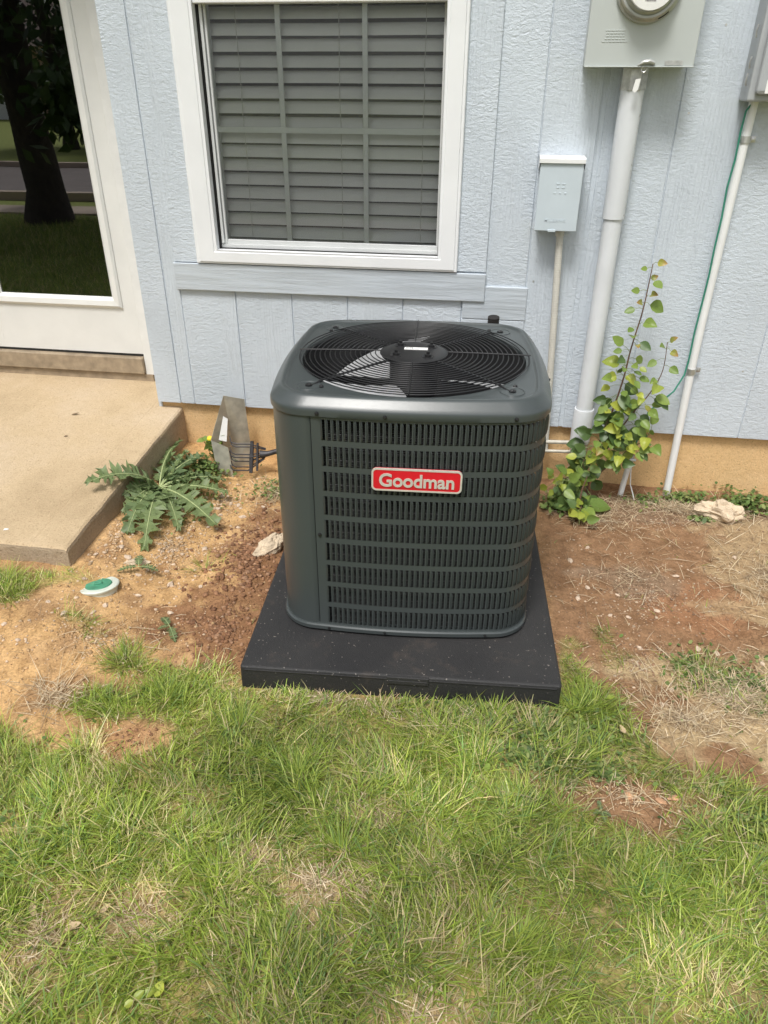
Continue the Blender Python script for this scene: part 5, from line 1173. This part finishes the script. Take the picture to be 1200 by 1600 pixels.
        a = rng.uniform(0, 2*PI, n); q = np.abs(rng.normal(0, 0.62, n)); x = cx + rx*q*np.cos(a); y = np.minimum(cy + ry*q*np.sin(a), 0.0); ok = ~inside_pad(x, y, 0.02) & ~((x < -1.17) & (y > -1.05)); x, y = x[ok], y[ok]; m = len(x)
        parts.append(blades('s', x, y, rng.gamma(4, 0.25, m)*l, rng.uniform(0.0010, 0.0024, m), rng.uniform(0, 2*PI, m), rng.uniform(1.15, 1.62, m), rng.uniform(-0.15, 0.45, m), cs[rng.integers(0, 4, m)]*rng.uniform(0.75, 1.15, (m, 1)), None, z=zg(x, y) + rng.uniform(0.003, 0.012, m)))
    V, T, c = join_np(parts); me = np_mesh('dry_straw', V, T, c, M['straw'])
    o = bpy.data.objects.new('dry_straw', me); C.objects.link(o); stuff(o); tag(o, 'dry straw and dead stems strewn over soil and thin lawn', 'straw')
    # small broad leaves: clover patches in the lawn, ground cover along the foundation and on the straw
    parts = []; cc = np.array([(0.14, 0.22, 0.06), (0.19, 0.27, 0.075), (0.27, 0.31, 0.11), (0.11, 0.17, 0.055)])
    for cx, cy, rx, ry, n, s, hgt in ((0.45, -1.47, 0.16, 0.085, 900, 0.0055, 0.022), (0.36, -1.58, 0.12, 0.08, 500, 0.0055, 0.018), (0.22, -1.47, 0.07, 0.04, 260, 0.005, 0.015), (0.55, -1.60, 0.12, 0.06, 300, 0.005, 0.015), (1.02, -1.20, 0.24, 0.13, 620, 0.0060, 0.010), (0.88, -1.15, 0.08, 0.10, 160, 0.006, 0.010),
                                    (1.30, -0.10, 0.22, 0.09, 620, 0.008, 0.05), (1.04, -0.08, 0.12, 0.05, 300, 0.007, 0.03), (0.88, -0.12, 0.10, 0.06, 160, 0.006, 0.02), (1.10, -0.235, 0.06, 0.02, 60, 0.009, 0.012), (-0.62, -0.28, 0.17, 0.11, 520, 0.006, 0.025), (-1.02, -0.22, 0.12, 0.14, 620, 0.008, 0.06), (-0.98, -0.50, 0.12, 0.14, 240, 0.007, 0.02), (0.52, -0.22, 0.10, 0.10, 300, 0.009, 0.05), (-0.90, -2.0, 0.3, 0.3, 240, 0.006, 0.03), (0.95, -1.72, 0.18, 0.12, 420, 0.006, 0.02), (0.2, -1.42, 0.3, 0.02, 120, 0.005, 0.012)):
        a = rng.uniform(0, 2*PI, n); q = np.abs(rng.normal(0, 0.62, n)); x = cx + rx*q*np.cos(a); y = np.minimum(cy + ry*q*np.sin(a), 0.015); ok = ~inside_pad(x, y, 0.008) & ~((x < -1.185) & (y > -1.05)); x, y = x[ok], y[ok]; m = len(x)
        z = zg(x, y) + rng.uniform(0.1, 1.0, m)*hgt; az = rng.uniform(0, 2*PI, m); S = s*rng.uniform(0.7, 1.5, m); tl = rng.normal(0, 0.4, (m, 2))
        t = np.array([(-1, 0), (-0.3, 0.62), (0.5, 0.66), (1.0, 0.0), (0.5, -0.66), (-0.3, -0.62)])
        lx = t[None, :, 0]*S[:, None]; ly = t[None, :, 1]*S[:, None]; ca, sa = np.cos(az)[:, None], np.sin(az)[:, None]
        Vx = x[:, None] + lx*ca - ly*sa; Vy = y[:, None] + lx*sa + ly*ca; Vz = z[:, None] + lx*tl[:, :1] + ly*tl[:, 1:] 
        V = np.stack([Vx, Vy, Vz], 2).reshape(-1, 3); T = ((np.arange(m)*6)[:, None, None] + np.array([(0, 1, 5), (1, 2, 4), (1, 4, 5), (2, 3, 4)])[None]).reshape(-1, 3)
        parts.append((V, T, np.repeat(cc[rng.integers(0, 4, m)]*rng.uniform(0.8, 1.25, (m, 1)), 6, 0)))
    V, T, c = join_np(parts); me = np_mesh('ground_cover', V, T, c, M['grass'])
    o = bpy.data.objects.new('ground_cover', me); C.objects.link(o); stuff(o); tag(o, 'small clover leaves and low weeds among grass and foundation', 'ground cover')
build_grass()
def build_pebbles():
    bm = bmesh.new(); bmesh.ops.create_icosphere(bm, subdivisions=1, radius=1.0); bm.verts.ensure_lookup_table()
    bv = np.array([v.co[:] for v in bm.verts]); bf = np.array([[v.index for v in f.verts] for f in bm.faces]); bm.free(); nb = len(bv)
    parts = []
    pc = {'pale': np.array([(0.52, 0.36, 0.21), (0.60, 0.46, 0.33), (0.42, 0.27, 0.14), (0.55, 0.36, 0.19)]), 'red': np.array([(0.25, 0.13, 0.068), (0.20, 0.10, 0.055), (0.31, 0.165, 0.09), (0.36, 0.21, 0.125)]), 'brown': np.array([(0.30, 0.18, 0.11), (0.22, 0.14, 0.09), (0.40, 0.27, 0.17), (0.50, 0.39, 0.28)])}
    for cx, cy, rx, ry, n, s0, s1, key in ((-0.92, -0.80, 0.28, 0.42, 2000, 0.0018, 0.007, 'pale'), (-0.95, -1.35, 0.45, 0.28, 1500, 0.0015, 0.006, 'pale'), (-0.62, -0.78, 0.16, 0.34, 2000, 0.002, 0.011, 'red'), (-0.58, -1.22, 0.18, 0.18, 900, 0.002, 0.008, 'red'), (0.80, -0.80, 0.42, 0.42, 2200, 0.0015, 0.005, 'brown'), (0.70, -1.15, 0.25, 0.20, 500, 0.0015, 0.005, 'brown'), (0.95, -0.28, 0.4, 0.18, 500, 0.0015, 0.005, 'brown'), (0.63, -1.67, 0.18, 0.07, 260, 0.0015, 0.005, 'pale'), (-0.66, -1.70, 0.10, 0.08, 160, 0.0015, 0.005, 'red'), (-1.13, -0.80, 0.06, 0.26, 420, 0.003, 0.009, 'pale'), (-0.86, -0.42, 0.14, 0.16, 520, 0.003, 0.009, 'pale')):
        a = rng.uniform(0, 2*PI, n); q = np.abs(rng.normal(0, 0.65, n)); x = cx + rx*q*np.cos(a); y = np.minimum(cy + ry*q*np.sin(a), 0.0); ok = ~inside_pad(x, y, 0.006) & ~((x < -1.185) & (y > -1.03)); x, y = x[ok], y[ok]; m = len(x)
        s = s0 + (s1-s0)*rng.uniform(0, 1, m)**3; ax = rng.uniform(0.7, 1.4, (m, 3))*np.array([1, 1, 0.6]); az = rng.uniform(0, 2*PI, m); ca, sa = np.cos(az)[:, None], np.sin(az)[:, None]
        v = bv[None]*(1 + rng.normal(0, 0.16, (m, nb, 1))); v = v*ax[:, None]*s[:, None, None]
        V = np.stack([x[:, None] + v[..., 0]*ca - v[..., 1]*sa, y[:, None] + v[..., 0]*sa + v[..., 1]*ca, (zg(x, y) + s*0.15)[:, None] + v[..., 2]], 2).reshape(-1, 3)
        T = ((np.arange(m)*nb)[:, None, None] + bf[None]).reshape(-1, 3); parts.append((V, T, np.repeat(pc[key][rng.integers(0, 4, m)]*rng.uniform(0.75, 1.2, (m, 1)), nb, 0)))
    V, T, c = join_np(parts); me = np_mesh('soil_pebbles', V, T, c, M['pebbles']); o = bpy.data.objects.new('soil_pebbles', me); C.objects.link(o); stuff(o); tag(o, 'crumbs of soil and fine gravel scattered on bare ground', 'gravel')
build_pebbles()

# ------------------------------------------------------------------ the street side, mirrored in the door glass
def strip(name, y0, y1, z, mat, th=0.1):
    o = mk(name, MB().box(-70, 70, y0, y1, z-th, z, 0.01), mat); struct(o); return o
strip('sidewalk', -6.75, -6.12, 0.03, M['walk']); strip('street', -11.9, -7.55, 0.02, M['asphalt'])
strip('street_curb', -12.05, -11.905, 0.12, M['walk'], 0.2); strip('street_curb', -7.545, -7.40, 0.12, M['walk'], 0.2)
def build_tree(x, y, tr, label, crown_r, z0, z1, n, leaf=0.085, seed=1, hang=0):
    T = thing('shade_tree', (x, y, 0), label, 'tree'); rr = random.Random(seed); b = Vector((x, y, 0))
    tk = MB().tube([b + Vector((0, 0, -0.2)), b + Vector((0, 0, 0.08)), b + Vector((0.02, 0, 0.4)), b + Vector((-0.03, 0, 1.2)), b + Vector((-0.05, 0.02, 2.2)), b + Vector((-0.1, 0.05, 4.2)), b + Vector((0, 0, z1-0.8))], [tr*1.8, tr*1.45, tr*1.08, tr*0.95, tr*0.95, tr*0.7, tr*0.2], 14)
    for k in range(11):
        a = k*2.4; h = rr.uniform(2.0, z1*0.7); e = b + Vector((math.cos(a)*crown_r*0.8, math.sin(a)*crown_r*0.8, h + rr.uniform(0.3, 1.6)))
        tk.tube([b + Vector((0, 0, h)), (b + Vector((0, 0, h))).lerp(e, 0.5) + Vector((0, 0, 0.3)), e], [tr*0.42, tr*0.26, tr*0.06], 8)
    mk('trunk', tk, M['bark'], T)
    g = np.random.default_rng(seed); cl = []
    for k in range(70):
        a = g.uniform(0, 2*PI); q = g.uniform(0.25, 1.0)**0.6*crown_r; h = g.uniform(z0, z1); f = 1 - 0.45*abs((h-(z0+z1)/2)/((z1-z0)/2))**2
        cl.append((x + q*f*math.cos(a), y + q*f*math.sin(a), h, g.uniform(0.35, 0.85)))
    for k in range(hang):
        a = g.uniform(0, 2*PI); q = crown_r*g.uniform(0.25, 0.95); cl.append((x + q*math.cos(a), y + q*math.sin(a), z0 - g.uniform(0.1, 0.9), g.uniform(0.18, 0.38)))
    cl = np.array(cl); i = g.integers(0, len(cl), n); p = cl[i, :3] + g.normal(0, 0.5, (n, 3))*cl[i, 3:]
    u = g.normal(size=(n, 3)); u /= np.linalg.norm(u, axis=1)[:, None]; w = np.cross(u, g.normal(size=(n, 3))); w /= np.linalg.norm(w, axis=1)[:, None]; s = leaf*g.uniform(0.6, 1.3, (n, 1))
    V = np.stack([p - u*s, p + w*s*0.45, p + u*s, p - w*s*0.45], 1).reshape(-1, 3) - np.array([x, y, 0]); F = np.arange(n*4).reshape(-1, 4)
    me = np_mesh('crown', V, F, None, M['tree_leaf']); mk('crown', me, None, T)
build_tree(-5.42, -5.50, 0.205, 'big dark shade tree mirrored in the door glass', 2.7, 2.2, 7.2, 26000, 0.085, 3, 16)
build_tree(-11.5, -17.0, 0.16, 'leafy green tree beyond the street mirrored in the door glass', 2.4, 1.3, 6.0, 9000, 0.13, 5, 10)
def build_neighbour():
    N = thing('neighbour_house', (-24, -36, 0.0), 'tan house with brown roof across the street mirrored in the door glass', 'house')
    mk('wall', MB().box(-34, -17, -42, -33, -0.3, 3.0), M['tan_wall'], N)
    rf = MB().prism([(-42.6, 2.95), (-32.4, 2.95), (-37.5, 5.6)], -34.6, -16.4); rf.v = [(p[1], p[0], p[2]) for p in rf.v]; mk('roof', fix_mesh(rf), M['roofing'], N)
    for x in (-31, -27, -20): 
        w = mk('window', MB().box(x-0.7, x+0.7, -33.0, -32.95, 0.9, 2.3), M['vinyl'], N); mk('window_pane', MB().box(x-0.6, x+0.6, -32.95, -32.94, 1.0, 2.2), M['inside_black'], w)
    mk('door', MB().box(-24.2, -23.2, -33.0, -32.94, 0.0, 2.1), M['vinyl'], N)
def fix_mesh(mb): return mb
build_neighbour()

# ------------------------------------------------------------------ litter on the slab and the lawn
M['dry_leaf'] = simple('dry_brown_leaf', (0.16, 0.11, 0.06), 0.8, var=0.2)
M['straw_leaf'] = simple('bleached_dead_leaf', (0.44, 0.33, 0.20), 0.8, var=0.15)
def litter(x, y, z, L, rz, mat, label, cat='leaf', group=None, name='fallen_leaf', wid=0.25):
    o = mk(name, leaf_blade(L, L*wid, 0.35, -0.10, 6, 0.1, int(abs(x*1000)) % 50), M[mat]); o.location = (x, y, z); o.rotation_euler = (R(8), R(-6), rz); return tag(o, label, cat, group)
def sl(y): return 0.236 + 0.103*y + 0.002
litter(-1.665, -0.115, sl(-0.115), 0.038, 0.25, 'dry_leaf', 'curled dark dry leaf lying in the open on the concrete slab', wid=0.16)
litter(-1.60, -0.305, sl(-0.305), 0.020, 0.5, 'dry_leaf', 'tiny brown leaf scrap on the concrete slab near the curled leaf', wid=0.22)
rock('stone_chip', -1.475, -0.95, 0.0, 0.4, 301, 0.012, 0.006, 0.003, M['sticker'], 'white fleck lying on the concrete slab near its front edge', 'stone', 2).location.z = sl(-0.95)
for k, (x, y, rz, L, mt) in enumerate(((0.60, -1.357, 0.4, 0.026, 'leaf_lime'), (0.634, -1.484, 2.0, 0.028, 'straw_leaf'), (0.268, -1.674, 1.2, 0.026, 'leaf_mid'))):
    litter(x, y, float(zg(x, y)) + 0.03, L, rz, mt, ('yellow-green fallen leaf on the grass tuft beside the pad corner', 'bleached dead leaf on the clover between pad and brick chips', 'pale green leaf in the lawn straight out from the pad grip')[k], wid=0.32)
for k, (x, y, rz) in enumerate(((-0.385, -2.325, 0.6), (-0.372, -2.312, 0.9), (-0.358, -2.300, 0.5), (-0.335, -2.300, 1.4))):
    litter(x, y, float(zg(x, y)) + 0.026, 0.020 + 0.003*k, rz, 'leaf_lime', 'small lime-green leaf in a short row lying on the lawn grass', 'leaf', 'lime leaves on the lawn', wid=0.36)
for k, (x, y, rz) in enumerate(((-0.52, -2.158, 1.0), (-0.655, -2.185, 2.2), (-0.58, -2.20, 0.5))):
    litter(x, y, float(zg(x, y)) + 0.012, 0.026 + 0.005*k, rz, 'straw_leaf', 'bleached dead leaf in the straw-coloured patch of lawn', 'leaf', 'dead leaves in the lawn', wid=0.24)
